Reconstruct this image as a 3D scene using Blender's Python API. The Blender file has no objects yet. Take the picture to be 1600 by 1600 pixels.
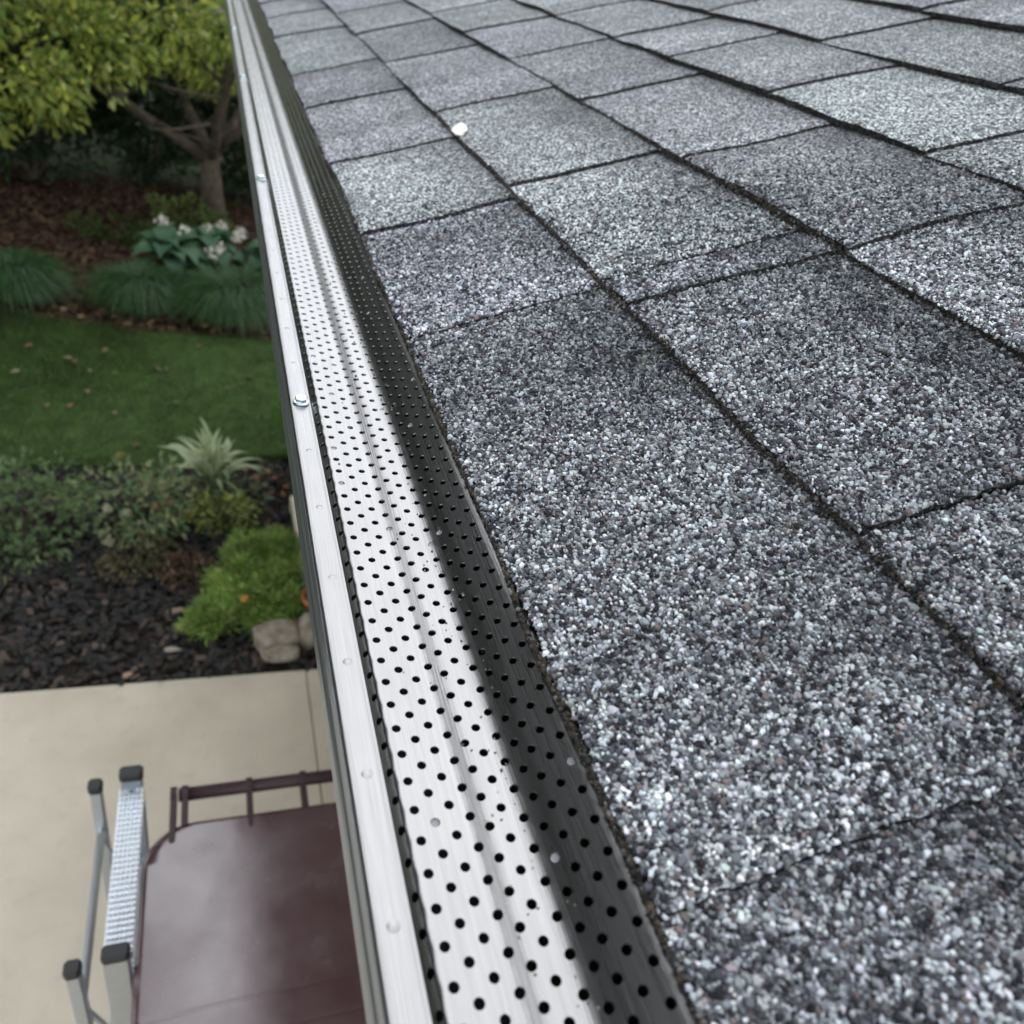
import bpy, math, random
import numpy as np
from mathutils import Matrix, Vector

random.seed(7)
rng = np.random.default_rng(11)
S = bpy.context.scene
COL = S.collection

# ------------------------------------------------------------------ camera
EZ = 2.5014                      # height of the eave's shingle edge above the ground
cam_d = bpy.data.cameras.new('camera')
cam_d.sensor_width = 36.0
cam_d.sensor_fit = 'HORIZONTAL'
cam_d.lens = 27.0                # 1200 px focal length on a 1600 px wide frame
cam_d.clip_start = 0.01
cam_d.clip_end = 400
cam_d.dof.use_dof = True
cam_d.dof.focus_distance = 0.37
cam_d.dof.aperture_fstop = 11.5
cam = bpy.data.objects.new('camera', cam_d)
COL.objects.link(cam)
R = ((0.93147388, -0.00510403, 0.36377240),
     (-0.29277337, -0.60407671, 0.74119841),
     (0.21596333, -0.79690983, -0.56417600))
M = Matrix.Identity(4)
for r in range(3):
    M[r][0] = R[r][0]; M[r][1] = -R[r][1]; M[r][2] = -R[r][2]
M[0][3], M[1][3], M[2][3] = -0.11339, 0.0, EZ + 0.19865
cam.matrix_world = M
S.camera = cam
CAM = np.array([-0.11339, 0.0, EZ + 0.19865])

# ------------------------------------------------------------------ sky, sun, exposure
SUN_EL, SUN_AZ = math.radians(63), math.radians(10)     # azimuth from +Y towards +X
W = bpy.data.worlds.new('World'); S.world = W; W.use_nodes = True
nt = W.node_tree
bg = nt.nodes['Background']
sky = nt.nodes.new('ShaderNodeTexSky'); sky.sky_type = 'NISHITA'
sky.sun_disc = False; sky.sun_elevation = SUN_EL; sky.sun_rotation = SUN_AZ
sky.air_density = 1.0; sky.dust_density = 0.2; sky.ozone_density = 1.0
hs = nt.nodes.new('ShaderNodeHueSaturation'); hs.inputs['Saturation'].default_value = 0.20
nt.links.new(sky.outputs[0], hs.inputs['Color'])
nt.links.new(hs.outputs[0], bg.inputs['Color'])
bg.inputs['Strength'].default_value = 0.15
sun_d = bpy.data.lights.new('sun', 'SUN'); sun_d.energy = 0.55
sun_d.angle = math.radians(80)      # overcast: the sun is only a broad bright patch of cloud; sun_d.color = (1.0, 0.965, 0.91)
sun = bpy.data.objects.new('sun', sun_d); COL.objects.link(sun)
sv = Vector((math.cos(SUN_EL) * math.sin(SUN_AZ), math.cos(SUN_EL) * math.cos(SUN_AZ), math.sin(SUN_EL)))
sun.rotation_euler = sv.to_track_quat('Z', 'Y').to_euler()
sun.location = (3, 3, 8)
S.view_settings.view_transform = 'Standard'
S.view_settings.look = 'None'
S.view_settings.gamma = 1.0
S.view_settings.use_curve_mapping = False
S.view_settings.exposure = 1.8

# ------------------------------------------------------------------ materials
MATS = {}
class NT:
    def __init__(s, name):
        s.m = bpy.data.materials.new(name); s.m.use_nodes = True
        s.t = s.m.node_tree; s.b = s.t.nodes['Principled BSDF']
        MATS[name] = s.m
    def n(s, typ, **kw):
        o = s.t.nodes.new(typ)
        for k, v in kw.items():
            if k in o.inputs.keys(): o.inputs[k].default_value = v
            else: setattr(o, k, v)
        return o
    def l(s, a, b): s.t.links.new(a, b)
    def set(s, **kw):
        for k, v in kw.items(): s.b.inputs[k.replace('_', ' ')].default_value = v
        return s
    def coord(s, scale=(1, 1, 1), kind='Object'):
        tc = s.n('ShaderNodeTexCoord'); mp = s.n('ShaderNodeMapping')
        mp.inputs['Scale'].default_value = scale
        s.l(tc.outputs[kind], mp.inputs['Vector']); return mp.outputs[0]
    def noise(s, vec, scale, detail=4, rough=0.55):
        o = s.n('ShaderNodeTexNoise'); o.inputs['Scale'].default_value = scale
        o.inputs['Detail'].default_value = detail; o.inputs['Roughness'].default_value = rough
        s.l(vec, o.inputs['Vector']); return o
    def ramp(s, fac, stops, interp='LINEAR'):
        o = s.n('ShaderNodeValToRGB'); o.color_ramp.interpolation = interp
        e = o.color_ramp.elements
        while len(e) < len(stops): e.new(0.5)
        for i, (p, c) in enumerate(stops):
            e[i].position = p; e[i].color = (c, c, c, 1) if not hasattr(c, '__len__') else tuple(c) + (1,)
        s.l(fac, o.inputs['Fac']); return o
    def mix(s, fac, a, b, mode='MIX'):
        o = s.n('ShaderNodeMix'); o.data_type = 'RGBA'; o.blend_type = mode
        for sock, v in ((o.inputs['Factor'], fac), (o.inputs[6], a), (o.inputs[7], b)):
            if hasattr(v, 'links'): s.l(v, sock)
            else: sock.default_value = v if not hasattr(v, '__len__') else tuple(v) + (1,)
        return o.outputs[2]
    def bump(s, h, strength, dist):
        o = s.n('ShaderNodeBump'); o.inputs['Strength'].default_value = strength
        o.inputs['Distance'].default_value = dist
        s.l(h, o.inputs['Height']); s.l(o.outputs[0], s.b.inputs['Normal']); return o

def mat_metal(name, base, rough, streak=0.10, spot=True):
    k = NT(name).set(Metallic=1.0)
    v = k.coord((1500, 25, 1500)); n1 = k.noise(v, 1.0, 3)
    v2 = k.coord((60, 1.5, 60)); n2 = k.noise(v2, 1.0, 4)
    v3 = k.coord(); n3 = k.noise(v3, 35, 5)
    c = k.mix(k.ramp(n2.outputs[0], [(0.3, 0.0), (0.7, 1.0)]).outputs[0], tuple(b * 0.93 for b in base), base)
    c = k.mix(k.ramp(n3.outputs[0], [(0.45, 0.0), (0.75, 0.35)]).outputs[0], c, tuple(b * 0.8 for b in base))
    c = k.mix(k.ramp(n1.outputs[0], [(0.30, 0.0), (0.72, 0.55)]).outputs[0], c, tuple(b * 0.72 for b in base))
    k.l(c, k.b.inputs['Base Color'])
    r = k.n('ShaderNodeMapRange'); r.inputs['To Min'].default_value = rough - streak; r.inputs['To Max'].default_value = rough + streak
    k.l(n1.outputs[0], r.inputs['Value']); k.l(r.outputs[0], k.b.inputs['Roughness'])
    k.b.inputs['Anisotropic'].default_value = 0.0
    k.bump(n1.outputs[0], 0.16, 0.0004)
    return k.m

mat_metal('brushed_aluminium', (0.238, 0.236, 0.233), 0.29, 0.07)
mat_metal('gutter_aluminium', (0.42, 0.45, 0.50), 0.36)
mat_metal('zinc_screw', (0.72, 0.82, 0.84), 0.25, 0.05)
mat_metal('ladder_aluminium', (0.66, 0.70, 0.74), 0.42, 0.08)

PAL = np.array([(0.67, 0.715, 0.705), (0.48, 0.515, 0.515), (0.27, 0.292, 0.298), (0.15, 0.159, 0.166),
                (0.070, 0.071, 0.078), (0.020, 0.020, 0.022), (0.17, 0.135, 0.125), (0.33, 0.31, 0.29)])
PCUM = np.array([0.14, 0.28, 0.44, 0.60, 0.78, 0.93, 0.965, 1.0])

def granule_shader(name, side=False):
    k = NT(name).set(Roughness=0.75)
    k.b.inputs['Specular IOR Level'].default_value = 0.15
    v = k.coord()
    vo = k.n('ShaderNodeTexVoronoi'); vo.inputs['Scale'].default_value = 580; k.l(v, vo.inputs['Vector'])
    sep = k.n('ShaderNodeSeparateColor'); k.l(vo.outputs['Color'], sep.inputs[0])
    stops = [(0.0, PAL[0])] + [(float(PCUM[i]), PAL[i + 1]) for i in range(7)]
    c = k.ramp(sep.outputs[0], [(p, tuple(map(float, q))) for p, q in stops], 'CONSTANT').outputs[0]
    gap = k.ramp(vo.outputs['Distance'], [(0.52, 0.0), (0.75, 0.75)]).outputs[0]
    c = k.mix(gap, c, (0.015, 0.015, 0.017))
    if side:
        c = k.mix(0.88, c, (0.012, 0.011, 0.011))
    else:
        at = k.n('ShaderNodeAttribute'); at.attribute_name = 'tint'
        c = k.mix(1.0, c, at.outputs['Color'], 'MULTIPLY')
        n = k.noise(v, 38, 4)
        c = k.mix(k.ramp(n.outputs[0], [(0.35, 0.0), (0.7, 0.35)]).outputs[0], c, (0.05, 0.05, 0.055))
    k.l(c, k.b.inputs['Base Color'])
    inv = k.n('ShaderNodeMath', operation='SUBTRACT'); inv.inputs[0].default_value = 1.0
    k.l(vo.outputs['Distance'], inv.inputs[1])
    k.bump(inv.outputs[0], 0.8, 0.0012)
    return k.m
granule_shader('shingle_granules'); granule_shader('shingle_side', True)

k = NT('loose_granule').set(Roughness=0.9); k.b.inputs['Specular IOR Level'].default_value = 0.12
at = k.n('ShaderNodeAttribute'); at.attribute_name = 'tint'
nz = k.noise(k.coord(), 1800, 2)
k.l(k.mix(k.ramp(nz.outputs[0], [(0.4, 0.0), (0.75, 0.25)]).outputs[0], at.outputs['Color'], (0.10, 0.10, 0.11)), k.b.inputs['Base Color'])

def mat_plain(name, col, rough=0.6, var=0.25, scale=20, spec=0.4, bump=0.0, bscale=60, bdist=0.002, trans=0):
    k = NT(name).set(Roughness=rough); k.b.inputs['Specular IOR Level'].default_value = spec
    v = k.coord(); n = k.noise(v, scale, 5)
    c = k.mix(k.ramp(n.outputs[0], [(0.3, 0.0), (0.7, 1.0)]).outputs[0],
              tuple(x * (1 - var) for x in col), tuple(min(1, x * (1 + var)) for x in col))
    k.l(c, k.b.inputs['Base Color'])
    if bump: k.bump(k.noise(v, bscale, 5).outputs[0], bump, bdist)
    return k.m

def mat_leaf(name, rough=0.5, trans=0.25):
    k = NT(name).set(Roughness=rough); k.b.inputs['Specular IOR Level'].default_value = 0.35
    at = k.n('ShaderNodeAttribute'); at.attribute_name = 'tint'
    n = k.noise(k.coord(), 45, 3)
    c = k.mix(k.ramp(n.outputs[0], [(0.3, 0.0), (0.75, 0.18)]).outputs[0], at.outputs['Color'], (0.03, 0.05, 0.018))
    k.l(c, k.b.inputs['Base Color'])
    tr = k.n('ShaderNodeBsdfTranslucent'); k.l(c, tr.inputs['Color'])
    mx = k.n('ShaderNodeMixShader'); mx.inputs[0].default_value = trans
    k.l(k.b.outputs[0], mx.inputs[1]); k.l(tr.outputs[0], mx.inputs[2])
    k.l(mx.outputs[0], k.t.nodes['Material Output'].inputs['Surface'])
    return k.m
mat_leaf('leaf', 0.5, 0.3); mat_leaf('chip', 0.8, 0.0)
mat_plain('asphalt_felt', (0.014, 0.013, 0.013), 0.9, 0.3, 200)
mat_plain('fascia_paint', (0.55, 0.52, 0.44), 0.5, 0.05)
mat_plain('siding', (0.50, 0.46, 0.38), 0.6, 0.08)
mat_plain('cream_plastic', (0.62, 0.57, 0.44), 0.45, 0.08, 8)
mat_plain('terracotta', (0.32, 0.11, 0.045), 0.8, 0.25, 15)
mat_plain('bark', (0.075, 0.062, 0.045), 0.9, 0.45, 14, 0.2, 0.8, 30, 0.01)
mat_plain('stem', (0.07, 0.075, 0.03), 0.8, 0.3)
mat_plain('soil', (0.022, 0.017, 0.014), 0.95, 0.4, 30, 0.2, 0.8, 60, 0.01)
mat_plain('red_mulch', (0.055, 0.025, 0.016), 0.95, 0.5, 25, 0.2, 0.8, 60, 0.01)
mat_plain('turf', (0.040, 0.075, 0.017), 0.9, 0.35, 9, 0.2, 0.6, 90, 0.01)
mat_plain('black_plastic_and_shade', (0.018, 0.018, 0.02), 0.5, 0.2)
mat_plain('white_petal', (0.68, 0.66, 0.58), 0.6, 0.06, 60)
mat_plain('earth', (0.035, 0.045, 0.018), 0.95, 0.4, 3, 0.2)

k = NT('concrete').set(Roughness=0.85)
v = k.coord(); n1 = k.noise(v, 3.5, 6); n2 = k.noise(v, 160, 3); n3 = k.noise(v, 18, 5)
c = k.mix(k.ramp(n1.outputs[0], [(0.3, 0.0), (0.7, 1.0)]).outputs[0], (0.47, 0.425, 0.335), (0.58, 0.53, 0.425))
c = k.mix(k.ramp(n3.outputs[0], [(0.55, 0.0), (0.8, 0.45)]).outputs[0], c, (0.36, 0.325, 0.26))
c = k.mix(k.ramp(n2.outputs[0], [(0.62, 0.0), (0.72, 0.5)]).outputs[0], c, (0.30, 0.27, 0.21))
k.l(c, k.b.inputs['Base Color']); k.bump(n2.outputs[0], 0.25, 0.002)

k = NT('maroon_plastic').set(Roughness=0.4, IOR=1.85)
v = k.coord(); n1 = k.noise(v, 9, 6); n2 = k.noise(v, 230, 2); n3 = k.noise(v, 3, 4)
c = k.mix(k.ramp(n1.outputs[0], [(0.35, 0.0), (0.75, 0.55)]).outputs[0], (0.066, 0.028, 0.036), (0.115, 0.075, 0.082))
c = k.mix(k.ramp(n2.outputs[0], [(0.69, 0.0), (0.74, 0.6)]).outputs[0], c, (0.24, 0.18, 0.17))
k.l(c, k.b.inputs['Base Color'])
r = k.ramp(n1.outputs[0], [(0.3, 0.16), (0.75, 0.34)]); k.l(r.outputs[0], k.b.inputs['Roughness'])
k.bump(n3.outputs[0], 0.15, 0.01)
mat_plain('dark_maroon', (0.035, 0.016, 0.02), 0.5, 0.2)

k = NT('fieldstone').set(Roughness=0.85)
v = k.coord(); n1 = k.noise(v, 14, 6); n2 = k.noise(v, 60, 4)
c = k.mix(k.ramp(n1.outputs[0], [(0.35, 0.0), (0.65, 1.0)]).outputs[0], (0.15, 0.12, 0.085), (0.36, 0.33, 0.27))
k.l(c, k.b.inputs['Base Color']); k.bump(n2.outputs[0], 0.6, 0.008)

k = NT('water').set(Roughness=0.05, IOR=1.33)
k.b.inputs['Transmission Weight'].default_value = 0.75
n = k.noise(k.coord(), 300, 2)
k.l(k.mix(n.outputs[0], (0.55, 0.56, 0.6), (0.9, 0.9, 0.95)), k.b.inputs['Base Color'])

# ------------------------------------------------------------------ object helpers
def empty(name, loc=(0, 0, 0), rz=0.0):
    o = bpy.data.objects.new(name, None); COL.objects.link(o)
    o.location = loc; o.rotation_euler[2] = rz; o.empty_display_size = 0.1
    return o
def tag(o, label=None, cat=None, group=None, kind=None):
    if label: o['label'] = label
    if cat: o['category'] = cat
    if group: o['group'] = group
    if kind: o['kind'] = kind
    return o
def link(name, me, parent=None, loc=None):
    o = bpy.data.objects.new(name, me); COL.objects.link(o)
    if parent is not None: o.parent = parent
    if loc is not None: o.location = loc
    return o
def mk(name, V, F, mats, parent=None, smooth=False, tint=None, fmat=None, loc=None):
    """mesh object from vertex and face lists; tint = one rgb for each vertex"""
    me = bpy.data.meshes.new(name)
    V = np.asarray(V, dtype=np.float32)
    if isinstance(F, np.ndarray):
        nf, w = F.shape
        me.vertices.add(len(V)); me.vertices.foreach_set('co', V.ravel())
        me.loops.add(nf * w); me.loops.foreach_set('vertex_index', F.astype(np.int32).ravel())
        me.polygons.add(nf); me.polygons.foreach_set('loop_start', np.arange(0, nf * w, w, dtype=np.int32))
        me.update(calc_edges=True)
    else:
        me.from_pydata(V.tolist(), [], F); me.update()
    for m in (mats if isinstance(mats, (list, tuple)) else [mats]): me.materials.append(MATS[m])
    if fmat is not None: me.polygons.foreach_set('material_index', np.asarray(fmat, dtype=np.int32))
    me.polygons.foreach_set('use_smooth', np.full(len(me.polygons), bool(smooth)))
    if tint is not None:
        a = me.attributes.new('tint', 'FLOAT_COLOR', 'POINT')
        t = np.ones((len(V), 4), dtype=np.float32); t[:, :3] = tint
        a.data.foreach_set('color', t.ravel())
    me.validate()
    return link(name, me, parent, loc)

class MB:
    """collects boxes, tubes and sheets into one mesh"""
    def __init__(s): s.V = []; s.F = []
    def add(s, V, F):
        b = len(s.V); s.V += [tuple(v) for v in V]; s.F += [tuple(i + b for i in f) for f in F]; return s
    def box(s, x0, x1, y0, y1, z0, z1, bev=0.0, mat=None):
        b = min(bev, (x1 - x0) * .45, (y1 - y0) * .45, (z1 - z0) * .45)
        if b <= 0:
            V = [(x, y, z) for z in (z0, z1) for y in (y0, y1) for x in (x0, x1)]
            F = [(0, 2, 3, 1), (4, 5, 7, 6), (0, 1, 5, 4), (2, 6, 7, 3), (0, 4, 6, 2), (1, 3, 7, 5)]
        else:
            V = []; F = []
            def ring(z, i):
                base = len(V)
                for (x, y) in ((x0 + i, y0 + b), (x0 + b, y0 + i), (x1 - b, y0 + i), (x1 - i, y0 + b),
                               (x1 - i, y1 - b), (x1 - b, y1 - i), (x0 + b, y1 - i), (x0 + i, y1 - b)):
                    V.append((x, y, z))
                return base
            rs = [ring(z0, b * .6), ring(z0 + b, 0), ring(z1 - b, 0), ring(z1, b * .6)]
            F.append(tuple(range(7, -1, -1)))
            for a, c in zip(rs, rs[1:]):
                for j in range(8): F.append((a + j, a + (j + 1) % 8, c + (j + 1) % 8, c + j))
            F.append(tuple(rs[3] + j for j in range(8)))
        if mat is not None: V = [mat @ Vector(v) for v in V]
        return s.add(V, F)
    def tube(s, pts, rad, n=8, cap=True):
        pts = [Vector(p) for p in pts]; rad = rad if hasattr(rad, '__len__') else [rad] * len(pts)
        V = []; F = []
        up = Vector((0.13, 0.27, 0.95)).normalized()
        for i, p in enumerate(pts):
            d = (pts[min(i + 1, len(pts) - 1)] - pts[max(i - 1, 0)]).normalized()
            a = d.cross(up)
            if a.length < 0.05: a = d.cross(Vector((1, 0, 0)))
            a.normalize(); b = d.cross(a)
            for j in range(n):
                t = 2 * math.pi * j / n
                V.append(p + (a * math.cos(t) + b * math.sin(t)) * rad[i])
        for i in range(len(pts) - 1):
            for j in range(n):
                F.append((i * n + j, i * n + (j + 1) % n, (i + 1) * n + (j + 1) % n, (i + 1) * n + j))
        if cap:
            F.append(tuple(range(n - 1, -1, -1))); F.append(tuple((len(pts) - 1) * n + j for j in range(n)))
        return s.add(V, F)
    def lathe(s, prof, n=16, c=(0, 0, 0)):
        V = []; F = []
        for (r, z) in prof:
            for j in range(n):
                t = 2 * math.pi * j / n; V.append((c[0] + r * math.cos(t), c[1] + r * math.sin(t), c[2] + z))
        for i in range(len(prof) - 1):
            for j in range(n): F.append((i * n + j, i * n + (j + 1) % n, (i + 1) * n + (j + 1) % n, (i + 1) * n + j))
        F.append(tuple((len(prof) - 1) * n + j for j in range(n)))
        return s.add(V, F)
    def build(s, name, mat, parent=None, smooth=False, loc=None):
        return mk(name, s.V, s.F, mat, parent, smooth, loc=loc)

def vnoise(x, y, seed=0):
    """cheap smooth value noise, arrays in, about -1..1 out"""
    x = np.asarray(x, float); y = np.asarray(y, float)
    xi = np.floor(x).astype(np.int64); yi = np.floor(y).astype(np.int64); fx = x - xi; fy = y - yi
    fx = fx * fx * (3 - 2 * fx); fy = fy * fy * (3 - 2 * fy)
    def h(a, b):
        v = (a * 374761393 + b * 668265263 + seed * 974634777) & 0x7fffffff
        v = ((v ^ (v >> 13)) * 1274126177) & 0x7fffffff
        return ((v ^ (v >> 16)) & 0xffff) / 32767.5 - 1.0
    return (h(xi, yi) * (1 - fx) + h(xi + 1, yi) * fx) * (1 - fy) + (h(xi, yi + 1) * (1 - fx) + h(xi + 1, yi + 1) * fx) * fy

# ================================================================== THE SETTING
YB0, YB1 = 2.405, 4.02          # near planting bed, between the path and the lawn
def sheet(name, x0, x1, y0, y1, z, mat, nx=40, ny=40, amp=0.0, seed=1, fn=None):
    X, Y = np.meshgrid(np.linspace(x0, x1, nx + 1), np.linspace(y0, y1, ny + 1))
    Z = z + amp * vnoise(X * 3, Y * 3, seed) + amp * .5 * vnoise(X * 9, Y * 9, seed + 1)
    if fn: X, Y, Z = fn(X, Y, Z)
    V = np.stack([X, Y, Z], -1).reshape(-1, 3)
    i = np.arange(nx * ny); r = i // nx; c = i % nx; a = r * (nx + 1) + c
    return mk(name, V, np.stack([a, a + 1, a + nx + 2, a + nx + 1], 1), mat, smooth=True)
tag(sheet('ground', -150, 150, -150, 150, -0.06, 'earth', 4, 4), kind='structure')

def lawn_near(x): return 4.02 + 0.10 * np.sin(x * 1.1 + 0.4) + 0.03 * np.sin(x * 4.1)
def lawn_far(x): return 5.74 - 0.12 * np.minimum(x + 0.3, 1.5) + 0.05 * np.sin(x * 2.3)
def fn_lawn(X, Y, Z):
    t = (Y - 4.0) / 1.7
    return X, lawn_near(X) + t * (lawn_far(X) - lawn_near(X)), Z + 0.02 * vnoise(X * .7, Y * .7, 5)
tag(sheet('lawn', -9, 9, 4.0, 5.7, 0.0, 'turf', 90, 16, 0.006, 3, fn_lawn), kind='structure')
tag(sheet('planting_bed', -9, 9, YB0, 4.3, -0.02, 'soil', 120, 30, 0.015, 9), kind='structure')
tag(sheet('far_bed', -9, 9, 5.45, 9.6, -0.025, 'red_mulch', 90, 60, 0.02, 13), kind='structure')

# concrete path: slabs with a joint between them
path = empty('path', (0, 0, 0)); tag(path, kind='structure')
for x0, x1 in ((-3.4, -1.3305), (-1.3275, 0.2735), (0.2765, 0.74)):
    m = MB().box(x0, x1, -2.0, YB0 - 0.012, -0.10, 0.0, 0.006)
    m.build('slab', 'concrete', path)
MB().box(-3.4, 0.74, -2.0, YB0 - 0.02, -0.055, -0.02).build('joint_filler', 'soil', path)

# ------------------------------------------------------------------ THE HOUSE
house = empty('house', (0.42, 0, 0))
tag(house, 'house with a low-pitched roof of blended grey asphalt shingles', 'house')
HX = 0.42
PITCH = math.radians(22); CP, SP = math.cos(PITCH), math.sin(PITCH)
def hl(V): V = np.asarray(V, float).copy(); V[:, 0] -= HX; return V
RIDGE = 3.4
m = MB()
for i in range(13):                           # lap siding, mostly hidden under the eave
    z0 = 0.25 + i * 0.17
    V = [(-.014, -2.0, z0), (-.002, -2.0, z0 + .172), (-.014, 4.3, z0), (-.002, 4.3, z0 + .172), (0.01, -2, z0), (0.01, 4.3, z0)]
    m.add(V, [(0, 2, 3, 1), (0, 4, 5, 2)])
m.box(0.012, 6.0, -2.0, 4.3, 0.25, 2.46)
m.build('wall', 'siding', house)
MB().box(0.02, 6.02, -2.01, 4.31, -0.2, 0.246).build('foundation', 'concrete', house)
MB().box(0.052 - HX, 0.072 - HX, -2.2, 4.55, EZ - 0.165, EZ - 0.012).build('fascia', 'fascia_paint', house)
MB().box(0.0725 - HX, 0.0, -2.2, 4.55, EZ - 0.16, EZ - 0.148).build('soffit', 'fascia_paint', house)

ROOF_Y0, ROOF_Y1 = -2.2, 4.6
def roof_pt(u, w): return u * CP - w * SP, EZ + u * SP + w * CP     # up the slope, off the slope
def slab_roof(u0, u1, w0, w1, y0, y1):
    V = []
    for (u, w) in ((u0, w0), (u1, w0), (u1, w1), (u0, w1)):
        x, z = roof_pt(u, w)
        V += [(x - HX, y0, z), (x - HX, y1, z)]
    F = [(0, 1, 3, 2), (2, 3, 5, 4), (4, 5, 7, 6), (6, 7, 1, 0), (0, 2, 4, 6), (1, 7, 5, 3)]
    return V, F
V, F = slab_roof(0.012, RIDGE + .02, -0.030, -0.0125, ROOF_Y0 + .02, ROOF_Y1 - .02)
roof = mk('roof', V, F, 'asphalt_felt', house)
V = []
xr, zr = roof_pt(RIDGE, -0.03)
V = [(xr - HX, ROOF_Y0 + .02, zr), (xr - HX, ROOF_Y1 - .02, zr), (2 * xr - HX, ROOF_Y0 + .02, EZ), (2 * xr - HX, ROOF_Y1 - .02, EZ)]
mk('rear_slope', V, [(0, 1, 3, 2)], 'shingle_side', house)

# --- shingle tabs: (boundaries along the eave read for each course, in metres)
EXP = 0.143
H_ = 0.2267
c0 = [0.338, 1.94, 2.81, 3.76, 4.92, 5.95, 7.62, 8.9, 10.2]
c1 = [0.795, 1.785, 1.955, 2.92, 4.17, 5.68, 6.98, 8.2, 9.5]
c2 = [0.55, 1.75, 2.72, 3.78, 4.94, 6.02, 7.1, 8.6]
c3 = [1.2, 2.2, 3.18, 4.12, 4.85, 5.9, 7.3]
c4 = [1.5, 2.6, 3.75, 4.9, 5.7, 6.9]
KNOWN = [c0, c1, c2, c3, c4]
def boundaries(i):
    r = random.Random(100 + i)
    b = [x * H_ for x in KNOWN[i]] if i < 5 else []
    if not b: b = [r.uniform(0.0, 0.2)]
    while b[0] > ROOF_Y0 + .3: b.insert(0, b[0] - r.uniform(0.11, 0.30))
    while b[-1] < ROOF_Y1 - .3: b.append(b[-1] + r.uniform(0.11, 0.30))
    b[0] = ROOF_Y0; b[-1] = ROOF_Y1
    return b
LEVEL = [0.0] + [0.1335 + EXP * j for j in range(30)]
NC = 23
def wave(i, u, v):
    return 0.0016 * vnoise(v * 7 + i * 3.3, u * 6 + i * 9.1, 21) + 0.0005 * vnoise(v * 26, u * 22 + i, 22)
class Tab: pass
TABS = []
for i in range(NC):
    b = boundaries(i); r = random.Random(500 + i)
    flip = r.random() < .5
    for j in range(len(b) - 1):
        t = Tab(); t.i = i; t.y0 = b[j]; t.y1 = b[j + 1]; t.hi = (j % 2 == 0) ^ flip
        t.u0 = LEVEL[i]; t.u1 = LEVEL[i + 1]
        t.du = r.uniform(-.0016, .0016); t.seed = r.randrange(10000)
        t.skew = r.uniform(-.012, .012)
        t.b = r.uniform(0.80, 1.10); t.g = r.uniform(-1, 1)
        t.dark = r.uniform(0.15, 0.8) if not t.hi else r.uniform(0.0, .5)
        t.bandpos = r.uniform(0, 1)
        t.bands = [r.uniform(.82, 1.15) for _ in range(8)]
        t.lean = 0.0001 if (i == 0 and t.y1 < .1) else (0.0008 if (i == 0 and t.y0 < .1) else 0.0011)
        TABS.append(t)
def find(i, y):
    for t in TABS:
        if t.i == i and t.y0 <= y < t.y1: return t
for (i, ye, b, g, hi, dark) in ((0, .05, .90, -.3, False, .6), (0, .25, .86, -.1, True, .45), (0, .50, 1.02, -.6, False, .1),
                                (0, .75, 1.25, .6, True, .5), (0, 1.0, 1.05, -.3, False, .2), (1, .1, .78, 0, True, .4), (1, .3, .80, -.1, False, .5),
                                (1, .42, .92, -.6, True, .5), (1, .55, 1.22, .5, False, .6), (1, .8, 1.25, .7, True, .7), (1, 1.1, 1.0, -.5, False, .1),
                                (2, .5, .86, -.2, True, .5), (2, .75, 1.0, -.3, False, .5), (3, .6, 1.4, 1, True, 0.2)):
    t = find(i, ye); t.b, t.g, t.hi, t.dark = b * .98, g, hi, dark
def tab_w(t, u, v):
    """height of a tab's face above the nominal slope"""
    s = (u - t.u0) / (t.u1 - t.u0)
    lean = t.lean * (1 - 2 * (v - t.y0) / (t.y1 - t.y0))      # the tab's near end sits a little proud of its neighbour
    return (0.0006 if t.hi else 0.0) * (1 - .35 * s) - 0.0054 * s + lean + wave(t.i, u, v)
def tab_tint(t, u, v):
    s = np.clip((u - t.u0) / (t.u1 - t.u0), 0, 1)
    w = (v - t.y0) / (t.y1 - t.y0)
    bi = np.clip((w * 4 + t.bandpos), 0, 7).astype(int)
    k = 0.99 * t.b * np.asarray(t.bands)[bi] * (1 + .10 * vnoise(v * 14, u * 14, t.seed))
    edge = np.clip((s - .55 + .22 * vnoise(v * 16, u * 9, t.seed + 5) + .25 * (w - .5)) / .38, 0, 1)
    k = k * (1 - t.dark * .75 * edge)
    g = t.g
    return np.stack([k * (1 - .03 * g * (g > 0)) * (1 + .0 * k), k * (1 + .02 * g), 1.035 * k * (1.0 - .03 * g)], -1)
def edge_y(t, u, which):
    """the cut edge wanders a little and is crumbly; both neighbours follow the same line"""
    y = t.y0 if which == 0 else t.y1
    sd = int(round(y * 1e4)) % 9973
    s = (u - t.u0) / (t.u1 - t.u0)
    return y + 0.0035 * vnoise(s * 2.2, u * 0 + sd * .37, 31) + 0.0012 * vnoise(u * 420, u * 0 + sd, 32)
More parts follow.
